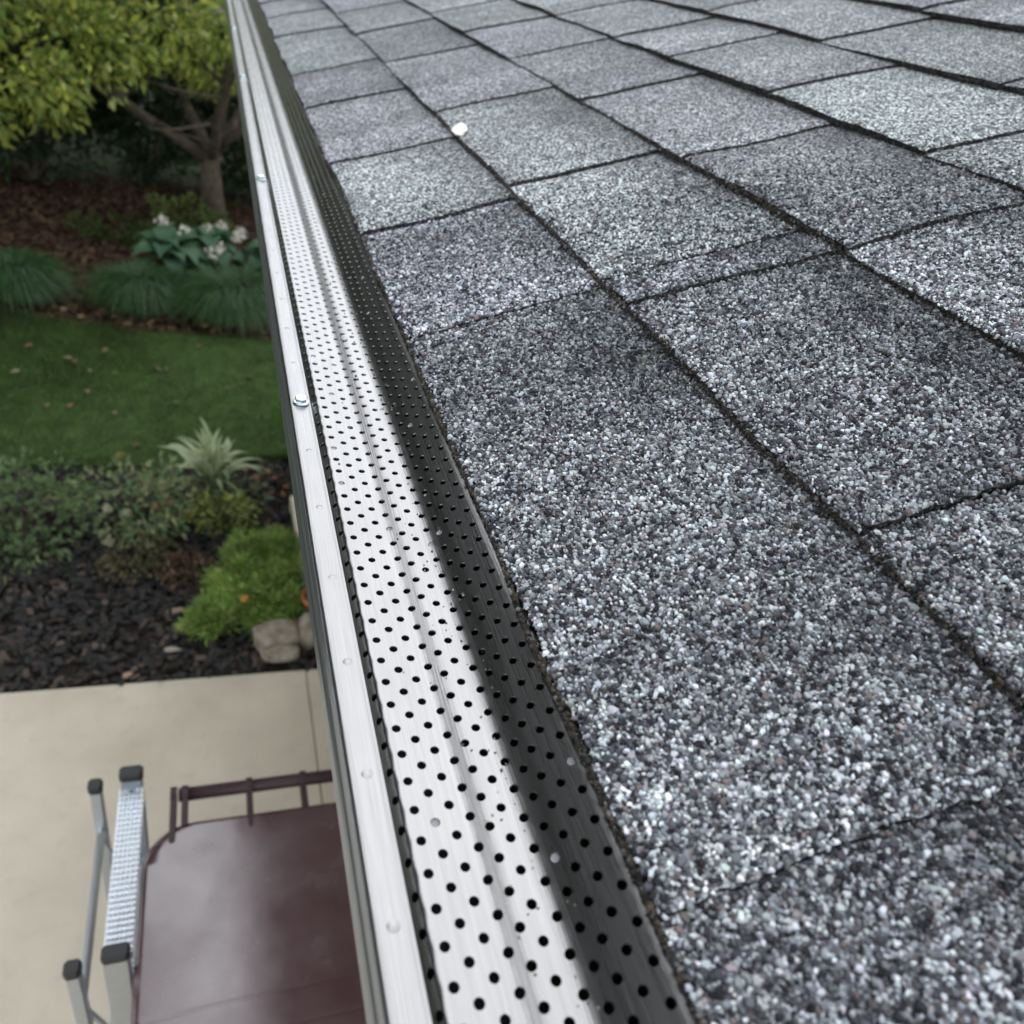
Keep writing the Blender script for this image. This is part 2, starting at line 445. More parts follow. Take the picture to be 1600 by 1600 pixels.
def tab_mesh(t, fine):
    du = 0.0045 if fine else 0.020
    u_lo = t.u0 + t.du; u_hi = t.u1 + 0.035
    nu = max(5, int((u_hi - u_lo) / du)); nv = max(4, int((t.y1 - t.y0) / du))
    uu = np.linspace(0, 1, nu + 1)[:, None] * np.ones((1, nv + 1)); vv = np.ones((nu + 1, 1)) * np.linspace(0, 1, nv + 1)[None]
    ub = u_lo + uu * (u_hi - u_lo)
    g0 = 0.0001 if abs(t.y0 - .0766) < .002 and t.i == 0 else 0.0010
    g1 = 0.0001 if abs(t.y1 - .0766) < .002 and t.i == 0 else 0.0010
    ya = edge_y(t, ub, 0) + g0; yb = edge_y(t, ub, 1) - g1
    V_ = ya + vv * (yb - ya)
    jit = (0.0010 * vnoise(V_ * 400, V_ * 0 + t.i, 33) + 0.0016 * vnoise(V_ * 16, V_ * 0 + t.i, 34)) * (1 - uu) ** 6
    U_ = ub + jit
    if t.i == 0: U_ = U_ + 0.0012 * vnoise(V_ * 90, V_ * 0, 35) * (1 - uu) ** 6
    Wt = tab_w(t, U_, V_) - 0.0012 * (uu < 0.5 / nu) - 0.0007 * ((vv < .5 / nv) | (vv > 1 - .5 / nv))
    Wb = Wt - (0.0056 if t.hi else 0.0048)
    tint = tab_tint(t, U_, V_).reshape(-1, 3)
    def P(U, V, Wv):
        return np.stack([U * CP - Wv * SP - HX, V, EZ + U * SP + Wv * CP], -1).reshape(-1, 3)
    n = (nu + 1) * (nv + 1)
    idx = np.arange(n).reshape(nu + 1, nv + 1)
    F = np.stack([idx[:-1, :-1], idx[1:, :-1], idx[1:, 1:], idx[:-1, 1:]], -1).reshape(-1, 4)[:, ::-1]
    rim = np.concatenate([idx[0, :], idx[1:, -1], idx[-1, -2::-1], idx[-2:0:-1, 0]])
    top = P(U_, V_, Wt); bot = P(U_, V_, Wb)[rim]
    # the side wall has its own top vertices so the face keeps clean normals
    nr = len(rim); a = n + np.arange(nr); bI = n + nr + np.arange(nr)
    Fs = np.stack([a, np.roll(a, -1), np.roll(bI, -1), bI], -1)
    V = np.concatenate([top, top[rim], bot]); F = np.concatenate([F, Fs])
    tint = np.concatenate([tint, np.full((2 * nr, 3), .4)])
    return V, F, tint, np.concatenate([np.zeros(len(F) - nr, int), np.ones(nr, int)])
fieldV, fieldF, fieldT, fieldM, off = [], [], [], [], 0
SH = []
for t in TABS:
    dist = max(t.y0, 0) ** 2 + t.u0 ** 2
    if t.i <= 10 and t.y1 > -0.25 and t.y0 < 3.75:
        V, F, T, mi = tab_mesh(t, t.y0 < 0.95 and t.i < 4)
        o = mk('shingle', V, F, ['shingle_granules', 'shingle_side'], roof, True, T, mi)
        SH.append(o)
    else:
        V, F, T, mi = tab_mesh(t, False)
        fieldV.append(V); fieldF.append(F + off); fieldT.append(T); fieldM.append(mi); off += len(V)
tag(mk('shingle_field', np.concatenate(fieldV), np.concatenate(fieldF), ['shingle_granules', 'shingle_side'], roof, True,
       np.concatenate(fieldT), np.concatenate(fieldM)), kind='stuff')
# starter strip under the first course: the thin second edge seen at the eave
V, F = slab_roof(0.016, 0.16, -0.0105, -0.0072, ROOF_Y0, ROOF_Y1)
mk('starter_strip', V, F, 'shingle_side', roof)

# --- loose-looking stone granules as real geometry on the nearest shingles
GV, GF, GT, goff = [], [], [], 0
def granules(t, rmax, step):
    global goff
    y0, y1 = max(t.y0, -0.05), min(t.y1, 1.0)
    if y1 <= y0: return
    nu = int((t.u1 - t.u0) / step); nv = int((y1 - y0) / step)
    if nu < 1 or nv < 1: return
    a, b = np.meshgrid(np.arange(nu + 1), np.arange(nv + 1), indexing='ij')
    U = t.u0 + t.du + (a + rng.uniform(-.42, .42, a.shape)) * step
    Vv = y0 + (b + .5 * (a % 2) + rng.uniform(-.42, .42, a.shape)) * step
    U = U.ravel(); Vv = Vv.ravel()
    ya = edge_y(t, U, 0); yb = edge_y(t, U, 1)
    W_ = tab_w(t, U, Vv)
    P = np.stack([U * CP - W_ * SP, Vv, EZ + U * SP + W_ * CP], -1)
    d = np.linalg.norm(P - CAM, axis=1)
    ok = (Vv > ya + (.0002 if t.i == 0 and t.y0 < .1 else .0012)) & (Vv < yb - (.0004 if t.i == 0 and t.y1 < .1 else .0012)) & (U < t.u1 + .002) & (d < rmax * (1 + .08 * rng.standard_normal(len(d))))
    P = P[ok]; U = U[ok]; Vv = Vv[ok]; n = len(P)
    if n == 0: return
    tint = tab_tint(t, U, Vv)
    # clumps: light and dark granules gather a little
    rr = np.clip(rng.random(n) * .86 + .07 + .09 * vnoise(Vv * 95, U * 95, 77) + .05 * vnoise(Vv * 28, U * 28, 79) + .05 * vnoise(Vv * 300, U * 300, 78), 0, .9999)
    ci = np.searchsorted(PCUM, rr)
    rnd = rng.random(n)
    ci = np.where(rnd > .975, 6, np.where(rnd > .955, 7, np.minimum(ci, 5)))
    colr = PAL[ci] * tint * rng.uniform(.8, 1.2, (n, 1)) * (1 + rng.normal(0, .03, (n, 3)))
    emit(P, colr, .00116)
def emit(P, colr, size):
    global goff
    n = len(P)
    L = np.clip(np.exp(rng.normal(-.12, .30, n)), .45, 1.7) * size; Bq = L * rng.uniform(.55, .95, n); Hh = L * rng.uniform(.6, 1.05, n)
    ang = rng.uniform(0, 2 * math.pi, n)
    k = np.arange(5) * 2 * math.pi / 5
    jr = rng.uniform(.62, 1.3, (n, 5))
    ph = k[None] + rng.uniform(-.25, .25, (n, 5))
    ex = np.array([CP, 0, SP]); ey = np.array([0, 1.0, 0]); ez = np.array([-SP, 0, CP])
    # random small tilt of the granule's own axis
    tx = rng.normal(0, .28, n); ty = rng.normal(0, .28, n)
    def ring(scale, h):
        lx = L[:, None] * scale * jr * np.cos(ph); ly = Bq[:, None] * scale * jr * np.sin(ph)
        x = lx * np.cos(ang)[:, None] - ly * np.sin(ang)[:, None]; y = lx * np.sin(ang)[:, None] + ly * np.cos(ang)[:, None]
        z = (Hh[:, None] * h) + (tx[:, None] * x + ty[:, None] * y)
        return P[:, None] + x[..., None] * ex + y[..., None] * ey + z[..., None] * ez
    B = ring(1.0, -.05); C = ring(.66, .80)
    V = np.concatenate([B, C], 1).reshape(-1, 3)
    base = (np.arange(n) * 10)[:, None]
    q = []
    for j in range(5):
        j2 = (j + 1) % 5
        for lo in (0,):
            q.append([lo + j, lo + j2, lo + 5 + j2]); q.append([lo + j, lo + 5 + j2, lo + 5 + j])
    q += [[5, 6, 7], [5, 7, 8], [5, 8, 9]]
    q = np.array(q)
    F = (base[:, :, None] + q[None]).reshape(-1, 3) + goff
    GV.append(V); GF.append(F); GT.append(np.repeat(np.clip(colr, 0, .8), 10, 0)); goff += len(V)
for t in TABS:
    if t.i <= 4 and t.y1 > -.05 and t.y0 < .8: granules(t, 0.64, 0.00150)
# crumbly granules stuck to the front edge of the courses
for lv, n in ((0, 9000), (1, 4200), (2, 1800)):
    Vv = rng.uniform(.0, .95, n); U = LEVEL[lv] - .0004 + rng.uniform(-.0008, .0006, n) + 0.0016 * vnoise(Vv * 16, Vv * 0 + lv, 34)
    W_ = wave(lv, U, Vv) - rng.uniform(.0002, .0062, n)
    P = np.stack([U * CP - W_ * SP, Vv, EZ + U * SP + W_ * CP], -1)
    pal = np.array([(.030, .026, .022), (.07, .055, .04), (.02, .02, .02), (.12, .115, .105), (.05, .04, .028), (.22, .23, .22)])
    emit(P, pal[rng.choice(6, n, p=[.3, .22, .25, .1, .1, .03])] * rng.uniform(.7, 1.3, (n, 1)), .00100)
V = np.concatenate(GV); V[:, 0] -= HX
tag(mk('granules', V, np.concatenate(GF), 'loose_granule', roof, False, np.concatenate(GT)), kind='stuff')
print('granules', len(V) // 10)

# ------------------------------------------------------------------ THE GUTTER
def extrude(prof, y0, y1, ny=1):
    n = len(prof); ys = np.linspace(y0, y1, ny + 1)
    V = [(x, y, EZ + z) for y in ys for (x, z) in prof]
    F = [(a * n + j, a * n + j + 1, (a + 1) * n + j + 1, (a + 1) * n + j) for a in range(ny) for j in range(n - 1)]
    return V, F
GY0, GY1 = -2.2, 4.6
gut = empty('gutter', (0, 0, EZ - 0.13))
tag(gut, 'grey aluminium rain gutter running along the eave below the perforated guard', 'gutter')
def glob(o): o.location = (0, 0, -(EZ - 0.13)); return o
shell = [(-.0608, -.0302), (-.0709, -.0302), (-.0717, -.0310), (-.0718, -.0390), (-.0725, -.0403), (-.0730, -.0420), (-.0730, -.0505), (-.0720, -.0520),
         (-.0690, -.0535), (-.0660, -.0585), (-.0640, -.0660), (-.0560, -.0800), (-.0420, -.0910), (-.0330, -.1060), (-.0330, -.1130),
         (-.0310, -.1150), (.0460, -.1150), (.0495, -.1120), (.0500, -.0120)]
V, F = extrude(shell, GY0, GY1)
glob(mk('front_face', V, F, 'gutter_aluminium', gut, False))
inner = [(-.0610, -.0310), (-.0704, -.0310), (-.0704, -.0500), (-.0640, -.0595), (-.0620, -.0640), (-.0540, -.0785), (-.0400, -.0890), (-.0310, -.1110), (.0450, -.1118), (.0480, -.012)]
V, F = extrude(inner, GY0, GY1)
glob(mk('trough', V, F, 'black_plastic_and_shade', gut, False))  # aluminium inside coloured black, standing in for the shade under the holes
for y in (GY0, GY1):
    n = len(shell); glob(mk('end_cap', [(x, y, EZ + z) for x, z in shell], [tuple(range(n))], 'gutter_aluminium', gut))

# ------------------------------------------------------------------ THE GUTTER GUARD (perforated sheet, riser, screw flange)
GZ = 0.0286
guard = empty('gutter_guard', (0, 0, EZ - GZ))
tag(guard, 'brushed aluminium gutter guard with rows of round holes between gutter lip and shingles', 'gutter guard')
def gl(V): V = np.asarray(V, float).copy(); V[:, 2] -= EZ - GZ; return V
PROF = np.array([(-.0597, -.0282), (-.0588, -.0266), (-.0578, -.0251), (-.0571, -.0244), (-.0562, -.0242), (-.0376, -.0242), (-.0364, -.0240), (-.0352, -.0236),
                 (-.0316, -.0224), (-.0304, -.0221), (-.0288, -.0218), (-.0262, -.0215), (-.0245, -.02138), (-.0225, -.0212), (-.0205, -.0207), (-.0185, -.0199), (-.0165, -.0187), (-.0145, -.0173),
                 (-.0125, -.0158), (-.0105, -.0144), (.0002, -.0074), (.0120, -.0024), (.0300, .0046)])
arc = np.concatenate([[0], np.cumsum(np.linalg.norm(np.diff(PROF, axis=0), axis=1))])
def on_prof(s): return np.interp(s, arc, PROF[:, 0]), np.interp(s, arc, PROF[:, 1])
def s_of_x(x): return float(np.interp(x, PROF[:, 0], arc))
HX_ = [-.0532, -.0474, -.0416, -.0358, -.0309, -.0256, -.0196, -.0150, -.0110, -.0066, -.0018, .0032]
hs_ = [s_of_x(x) for x in HX_]
hs_.insert(0, hs_[0] - .0056)          # the column on the steep riser
edges = [hs_[0] - .0027] + [(a + b) / 2 for a, b in zip(hs_, hs_[1:])] + [hs_[-1] + .0027]
PY, RH = 0.01075, 0.00163
Ya, Yb = -0.12, 4.2
NH = int((Yb - Ya) / PY)
quart = []
N = 16
vid = {}; V = []; F = []
def vert(s, y, q):
    key = (round(s * 1e7), q)
    i = vid.get(key)
    if i is None:
        x, z = on_prof(s); i = len(V); vid[key] = i; V.append((x, y, EZ + z))
    return i
WV = []; WF = []
HOLES = []
for ci, sc in enumerate(hs_):
    sa, sb = edges[ci], edges[ci + 1]
    shift = 0.0 if ci % 2 else PY / 2
    for r in range(NH):
        yc = 0.0288 + Ya + r * PY + shift            # phase read off the photograph
        # boundary: 16 points anticlockwise, from the (sb, mid) side
        bp = [(sb, 0), (sb, .25), (sb, .5), (sc * .5 + sb * .5, .5), (sc, .5), (sc * .5 + sa * .5, .5), (sa, .5), (sa, .25), (sa, 0),
              (sa, -.25), (sa, -.5), (sc * .5 + sa * .5, -.5), (sc, -.5), (sc * .5 + sb * .5, -.5), (sb, -.5), (sb, -.25)]
        ob = [vert(s, yc + q * PY, 4 * r + (0 if ci % 2 else 2) + int(round(4 * q))) for s, q in bp]
        rs = RH * (1 + random.uniform(-.02, .02)); ring = []; w0 = len(WV)
        for k in range(N):
            t = 2 * math.pi * k / N
            s = sc + rs * math.cos(t); y = yc + rs * math.sin(t)
            x, z = on_prof(s); ring.append(len(V)); V.append((x, y, EZ + z))
            WV.append((x, y, EZ + z)); x2, z2 = on_prof(sc + .90 * rs * math.cos(t)); WV.append((x2, yc + .90 * rs * math.sin(t), EZ + z2 - .0006))
        prev = ring
        if ci in (0, 1, 4, 5, 6, 7, 8, 9) and yc < 1.3:          # finer where the sheet bends
            for f_ in (.3, .65):
                cur = []
                for k in range(N):
                    t = 2 * math.pi * k / N
                    s = (sc + rs * math.cos(t)) * (1 - f_) + bp[k][0] * f_; y = (yc + rs * math.sin(t)) * (1 - f_) + (yc + bp[k][1] * PY) * f_
                    x, z = on_prof(s); cur.append(len(V)); V.append((x, y, EZ + z))
                for k in range(N): F.append((prev[k], cur[k], cur[(k + 1) % N], prev[(k + 1) % N]))
                prev = cur
        for k in range(N):
            k2 = (k + 1) % N
            F.append((prev[k], ob[k], ob[k2], prev[k2]))
            WF.append((w0 + 2 * k, w0 + 2 * k2, w0 + 2 * k2 + 1, w0 + 2 * k + 1))
        if yc < 1.0: HOLES.append((sc, yc, ci))
sheet_o = mk('perforated_sheet', gl(V), np.array(F), 'brushed_aluminium', guard, True)
mk('hole_rims', gl(WV), np.array(WF), 'brushed_aluminium', guard, False)['kind'] = 'stuff'
# plain margins either side of the holes
def strip(name, s0, s1, n):
    pts = []
    for s in np.linspace(s0, s1, n):
        x, z = on_prof(s); pts.append((x, z))
    V, F = extrude(pts, Ya - .05, Yb + .05); mk(name, gl(V), F, 'brushed_aluminium', guard, True)
strip('rear_margin', edges[-1], arc[-1], 6)
# screw flange: flat strip with folded outer edge and rounded inner foot
fl = [(-.0714, -.0300), (-.0716, -.0294), (-.0712, -.0289), (-.0703, -.02865), (-.0675, -.0285), (-.0624, -.0285), (-.0608, -.02845), (-.0602, -.0282), (-.0598, -.0279)]
s_lo = edges[0]
x_, z_ = on_prof(s_lo); fl[-1] = (x_ - .0002, z_ - .0006); fl.append((x_, z_))
V, F = extrude(fl, Ya - .05, Yb + .05, 1)
mk('flange', gl(V), F, 'brushed_aluminium', guard, True)
# embossed dimples and hex screws along the flange
def dimple_mesh():
    m = MB().lathe([(.0024, -.0001), (.0019, .00004), (.0013, .00016), (.0008, .00026), (.0004, .00031), (.0001, .00032)], 16)
    o = m.build('dimple', 'brushed_aluminium', guard, True); return o
d0 = dimple_mesh(); first = True
scr_y = [0.3962, 0.845, 1.396, 1.95, 2.5, 3.05]
scr_y = [q * 1.02 for q in scr_y]
ys = [0.0493 * k + 0.0015 for k in range(1, 60)]
for y in ys:
    if any(abs(y * 1.02 - q) < .012 for q in scr_y): continue
    o = d0 if first else d0.copy()
    if not first: COL.objects.link(o)
    first = False
    o.location = (-.0649 + random.uniform(-.0004, .0004), y * 1.02 + random.uniform(-.0008, .0008), .0001)
    sc_ = random.uniform(.65, 1.1); o.scale = (sc_, sc_, random.uniform(.6, 1.2))
    o.parent = guard
def screw_at(y):
    m = MB().lathe([(.0045, 0), (.0046, .0007), (.0042, .0011), (.0034, .0013)], 24)
    o = m.build('screw', 'zinc_screw', guard, False, (-.0651, y, .0002))
    h = MB().lathe([(.0036, .0012), (.0036, .0030), (.0031, .0036), (.0018, .0037)], 6)
    h.build('hex_head', 'zinc_screw', o, False)
    o.rotation_euler = (random.uniform(-.03, .03), random.uniform(-.03, .03), random.uniform(0, 3))
for y in scr_y: screw_at(y)
# water films that still fill a few holes after rain
wf = None
rw = random.Random(3)
picks = [h for h in HOLES if h[1] > .05]
wet = [h for h in picks if rw.random() < .03]
for sc, yc, ci in wet:
    if ci == 0: continue
    x, z = on_prof(sc)
    if wf is None:
        wf = MB().lathe([(.00158, -.0003), (.0014, -.00045), (.0009, -.0006), (.0003, -.00065)], 14).build('water_film', 'water', guard, True); o = wf
    else:
        o = wf.copy(); COL.objects.link(o); o.parent = guard
    sl = math.atan2(np.interp(sc + .001, arc, PROF[:, 1]) - np.interp(sc - .001, arc, PROF[:, 1]), .002)
    o.location = (x, yc, z + GZ); o.rotation_euler = (0, -sl, 0)

# grit washed off the shingles lies along the guard
GV, GF, GT, goff = [], [], [], 0
n = 260
sg = np.clip(arc[-4] - np.abs(rng.normal(0, .013, n)) - .004, edges[1], edges[-2]); yg = rng.uniform(.05, 1.1, n)
gx_, gz_ = on_prof(sg)
emit(np.stack([gx_, yg, EZ + gz_], -1), np.array([(.05, .05, .055), (.2, .2, .2), (.10, .07, .045), (.4, .42, .42)])[rng.integers(0, 4, n)], .0006)
tag(mk('grit', np.concatenate(GV), np.concatenate(GF), 'loose_granule', None, False, np.concatenate(GT)), 'loose roof grit scattered over the gutter guard', 'grit', kind='stuff')

# white petal lying on the roof
pu, py = LEVEL[1] + 0.004, 3.70 * H_
px, pz = roof_pt(pu, 0.0045)
V = [(0, 0, 0.001)]; n = 11
for k in range(n):
    t = 2 * math.pi * k / n; q = .0105 * (1 + .25 * math.sin(2 * t + .5) + .1 * math.sin(5 * t))
    V.append((q * math.cos(t) * .8, q * math.sin(t) * 1.1, .0014 * math.sin(3 * t)))
V += [(x, y, z - .0012) for x, y, z in V]
F = [(0, 1 + k, 1 + (k + 1) % n) for k in range(n)] + [(n + 1, n + 2 + (k + 1) % n, n + 2 + k) for k in range(n)]
F += [(1 + k, n + 2 + k, n + 2 + (k + 1) % n, 1 + (k + 1) % n) for k in range(n)]
o = mk('petal', V, F, 'white_petal', loc=(px, py, pz)); o.rotation_euler = (0, -PITCH, .5)
tag(o, 'small white petal stuck on the shingle edge of the roof', 'petal')

# ------------------------------------------------------------------ THE MAROON BIN
bn = empty('wheelie_bin', (0.05, 0.70, 0)); tag(bn, 'maroon plastic wheelie bin with a dusty lid on the concrete path', 'bin')
LZ = 1.095
def rr_outline(x0, x1, y0, y1, r_back, r_front, n=8):
    pts = []
    for (cx, cy, r, a0) in ((x1 - r_front, y0 + r_front, r_front, -90), (x1 - r_back, y1 - r_back, r_back, 0), (x0 + r_back, y1 - r_back, r_back, 90), (x0 + r_front, y0 + r_front, r_front, 180)):
        for k in range(n + 1):
            t = math.radians(a0 + 90 * k / n); pts.append((cx + r * math.cos(t), cy + r * math.sin(t)))
    return pts
def loft(rings, cap_top=True, cap_bot=False):
    V = []; F = []; n = len(rings[0][0])
    for pts, z in rings:
        for p in pts: V.append((p[0], p[1], p[2] if len(p) > 2 else z))
    for i in range(len(rings) - 1):
        for j in range(n): F.append((i * n + j, i * n + (j + 1) % n, (i + 1) * n + (j + 1) % n, (i + 1) * n + j))
    if cap_top: F.append(tuple((len(rings) - 1) * n + j for j in range(n)))
    if cap_bot: F.append(tuple(range(n - 1, -1, -1)))
    return V, F
# lid (local: bin centre at 0,0; lid spans x -.30..+.30, y -.35...+.325)
def lid_ring(ins, z): return (rr_outline(-.302 + ins, .302 - ins, -.36 + ins, .325 - ins, max(.10 - ins, .02), max(.05 - ins, .015)), z)
rings = [lid_ring(.008, LZ - .045), lid_ring(0, LZ - .040), lid_ring(0.001, LZ - .010), lid_ring(.006, LZ - .003), lid_ring(.016, LZ)]
V, F = loft(rings, False)
# lid top as a grid so that it can dome, sag and carry the crease
n = len(rings[-1][0]); base = len(V) - n
outline = np.array(rings[-1][0])
lv = [base + j for j in range(n)]
cen = np.array((0.0, -.02))
prev = lv
def ztop(x, y):
    z = LZ + 0.010 * max(0, 1 - (x / .29) ** 2) * max(0, 1 - ((y + .02) / .34) ** 2) ** .5
    for yc in (-.058, -.118): z -= .0022 * max(0, 1 - abs(y - yc) / .004)      # pressed grooves across the lid

    d = math.hypot((x + .235) / .055, (y - .14) / .035)          # thumb dent by the corner
    if d < 1: z -= .0006 * (1 - d * d)
    return z
gx = np.linspace(-.288, .288, 50); gy = np.linspace(-.346, .311, 240)
for q in (.97, .9, .8, .7, .6, .5, .4, .3, .2, .1, .04):
    cur = []
    for p in outline:
        x, y = cen + (p - cen) * q; cur.append(len(V)); V.append((x, y, ztop(x, y)))
    for j in range(n): F.append((prev[j], prev[(j + 1) % n], cur[(j + 1) % n], cur[j]))
    prev = cur
F.append(tuple(prev))
# replace the radial top by a grid for clean creases
V = V[:base + n]; F = [f for f in F if max(f) < base + n]
gv = {}
def inside(x, y):
    ax, ay = abs(x), y
    if ax > .2885 or y > .3115 or y < -.3465: return False
    if y > .225 and ax > .202: return math.hypot(ax - .202, y - .225) < .0865
    return True
for a, x in enumerate(gx):
    for b, y in enumerate(gy):
        X_, Y_ = x, y
        if not inside(x, y):
            if y > .225 and abs(x) > .2:
                d = math.hypot(abs(x) - .202, y - .225); f_ = .0865 / d
                X_ = math.copysign(.202 + (abs(x) - .202) * f_, x); Y_ = .225 + (y - .225) * f_
        gv[a, b] = len(V); V.append((X_, Y_, ztop(X_, Y_) - (.0 if inside(x, y) else .002)))
for a in range(len(gx) - 1):
    for b in range(len(gy) - 1): F.append((gv[a, b], gv[a + 1, b], gv[a + 1, b + 1], gv[a, b + 1]))
lid = mk('lid', V, F, 'maroon_plastic', bn, True)
def body_ring(s, z):
    return (rr_outline(-.285 * s, .285 * s, -.33 * s, .29 * s, .05, .05), z)
V, F = loft([body_ring(.78, .03), body_ring(.80, .06), body_ring(.97, LZ - .16), body_ring(1.0, LZ - .15), body_ring(1.0, LZ - .035)], True, True)
mk('body', V, F, 'maroon_plastic', bn, False)
hb = MB().tube([(-.235, .392, LZ - .005), (.30, .392, LZ - .005)], .0145, 14); hb.build('handle_bar', 'dark_maroon', bn, True)
for x in (-.245, -.222, -.088, .030, .27):
    m = MB()
    m.box(x - .0065, x + .0065, .275 if x in (-.245, -.088, .27) else .31, .40, LZ - .030, LZ + .004, .003)
    m.tube([(x - .0066, .392, LZ - .005), (x + .0066, .392, LZ - .005)], .019, 14)
    m.build('hinge_arm', 'dark_maroon', bn)
for x in (-.27, .24):
    m = MB().tube([(x, .33, .125), (x + .035, .33, .125)], .125, 24)
    w = m.build('wheel', 'black_plastic_and_shade', bn, False)
    MB().tube([(x - .002, .33, .125), (x + .037, .33, .125)], .07, 18).build('hub', 'dark_maroon', w)
MB().tube([(-.25, .33, .125), (.25, .33, .125)], .011, 8).build('axle', 'black_plastic_and_shade', bn)

# ------------------------------------------------------------------ THE STEPLADDER
sl = empty('stepladder', (-.312, .925, 0)); tag(sl, 'folded aluminium stepladder with serrated treads and black rail caps beside the bin', 'stepladder')
LH = 1.16
for sy in (-1, 1):
    y = sy * .185
    for x, w, h, nm in ((.036, .042, LH, 'front_rail'), (-.034, .024, LH - .03, 'rear_rail')):
        m = MB(); m.box(x - w / 2, x + w / 2, y - .011, y + .011, .02, h, .003); r_ = m.build(nm, 'ladder_aluminium', sl)
        MB().box(x - w / 2 - .002, x + w / 2 + .002, y - .014, y + .014, h - .012, h + .016, .006).build('end_cap', 'black_plastic_and_shade', r_)
        MB().box(x - w / 2 - .004, x + w / 2 + .004, y - .016, y + .016, 0, .03, .005).build('foot', 'black_plastic_and_shade', r_)
    MB().tube([(-.034, y * .93, .95), (.036, y * .93, .70)], .006, 6).build('spreader', 'ladder_aluminium', sl)
for z in (.30, .58, .86, 1.135):
    w = .173
    m = MB().box(.012, .060, -w, w, z - .026, z - .004)
    for q in range(6):                                         # serrated tread
        xx = .0125 + q * .0079
        for yy in np.arange(-w, w - .006, .0115):
            m.add([(xx, yy, z - .004), (xx + .0074, yy, z - .004), (xx + .0037, yy + .0045, z + .0025), (xx, yy + .009, z - .004), (xx + .0074, yy + .009, z - .004)],
                  [(0, 1, 2), (1, 4, 2), (4, 3, 2), (3, 0, 2)])
    st = m.build('step', 'ladder_aluminium', sl)
    for yy in (-.16, .16): MB().tube([(.036, yy, z - .004), (.036, yy, z + .002)], .005, 8).build('rivet', 'zinc_screw', st)
for z in (.42, .98):
    MB().tube([(-.034, -.18, z), (-.034, .18, z)], .009, 8).build('rear_brace', 'ladder_aluminium', sl)

# ================================================================== PLANTS
def leaves_arr(P, D, L, Wd, curl=0.25, up=None):
    """two-quad folded leaves: points P, axis D, length L, width Wd -> verts (6 each), faces"""
    n = len(P)
    D = D / np.linalg.norm(D, axis=1, keepdims=True)
    rnd = rng.normal(0, 1, (n, 3)) if up is None else up + rng.normal(0, .25, (n, 3))
    Sd = np.cross(D, rnd); Sd /= np.linalg.norm(Sd, axis=1, keepdims=True) + 1e-9
    Nn = np.cross(Sd, D)
    L = L[:, None]; Wd = Wd[:, None]
    a = P; b = P + D * L
    m = P + D * L * .45
    l = m + Sd * Wd * .5 + Nn * Wd * curl; r = m - Sd * Wd * .5 + Nn * Wd * curl
    tip = b - Nn * L * .12
    V = np.stack([a, l, m, r, tip], 1).reshape(-1, 3)
    q = np.array([[0, 2, 1], [0, 3, 2], [2, 4, 1], [3, 4, 2]])
    F = ((np.arange(n) * 5)[:, None, None] + q[None]).reshape(-1, 3)
    return V, F
def leaf_mass(name, P, D, size, cols, parent, jitter=.25, aspect=.5, up=None, loc=None):
    n = len(P)
    L = size * rng.uniform(.6, 1.3, n)
    V, F = leaves_arr(P, D, L, L * aspect * rng.uniform(.8, 1.2, n), up=up)
    c = np.asarray(cols)[rng.integers(0, len(cols), n)] * rng.uniform(1 - jitter, 1 + jitter, (n, 1))
    return mk(name, V, F, 'leaf', parent, False, np.repeat(c, 5, 0), loc=loc)
def ball(n, surf=.55):
    d = rng.normal(0, 1, (n, 3)); d /= np.linalg.norm(d, axis=1, keepdims=True)
    return d * (surf + (1 - surf) * rng.random((n, 1)) ** .5), d
GREENS = [(.055, .105, .022), (.075, .13, .025), (.04, .085, .022)]

def clumpy(n, rad, nclump, csize, flat=1.0):
    """leaf positions gathered in clumps on and inside an ellipsoid"""
    c, cd = ball(nclump, .55); c = c * np.array(rad)
    k = rng.integers(0, nclump, n)
    o, od = ball(n, .3)
    P = c[k] + o * csize * rng.uniform(.6, 1.3, (nclump, 1))[k] * np.array((1, 1, flat))
    return P, od + cd[k] * .5, k

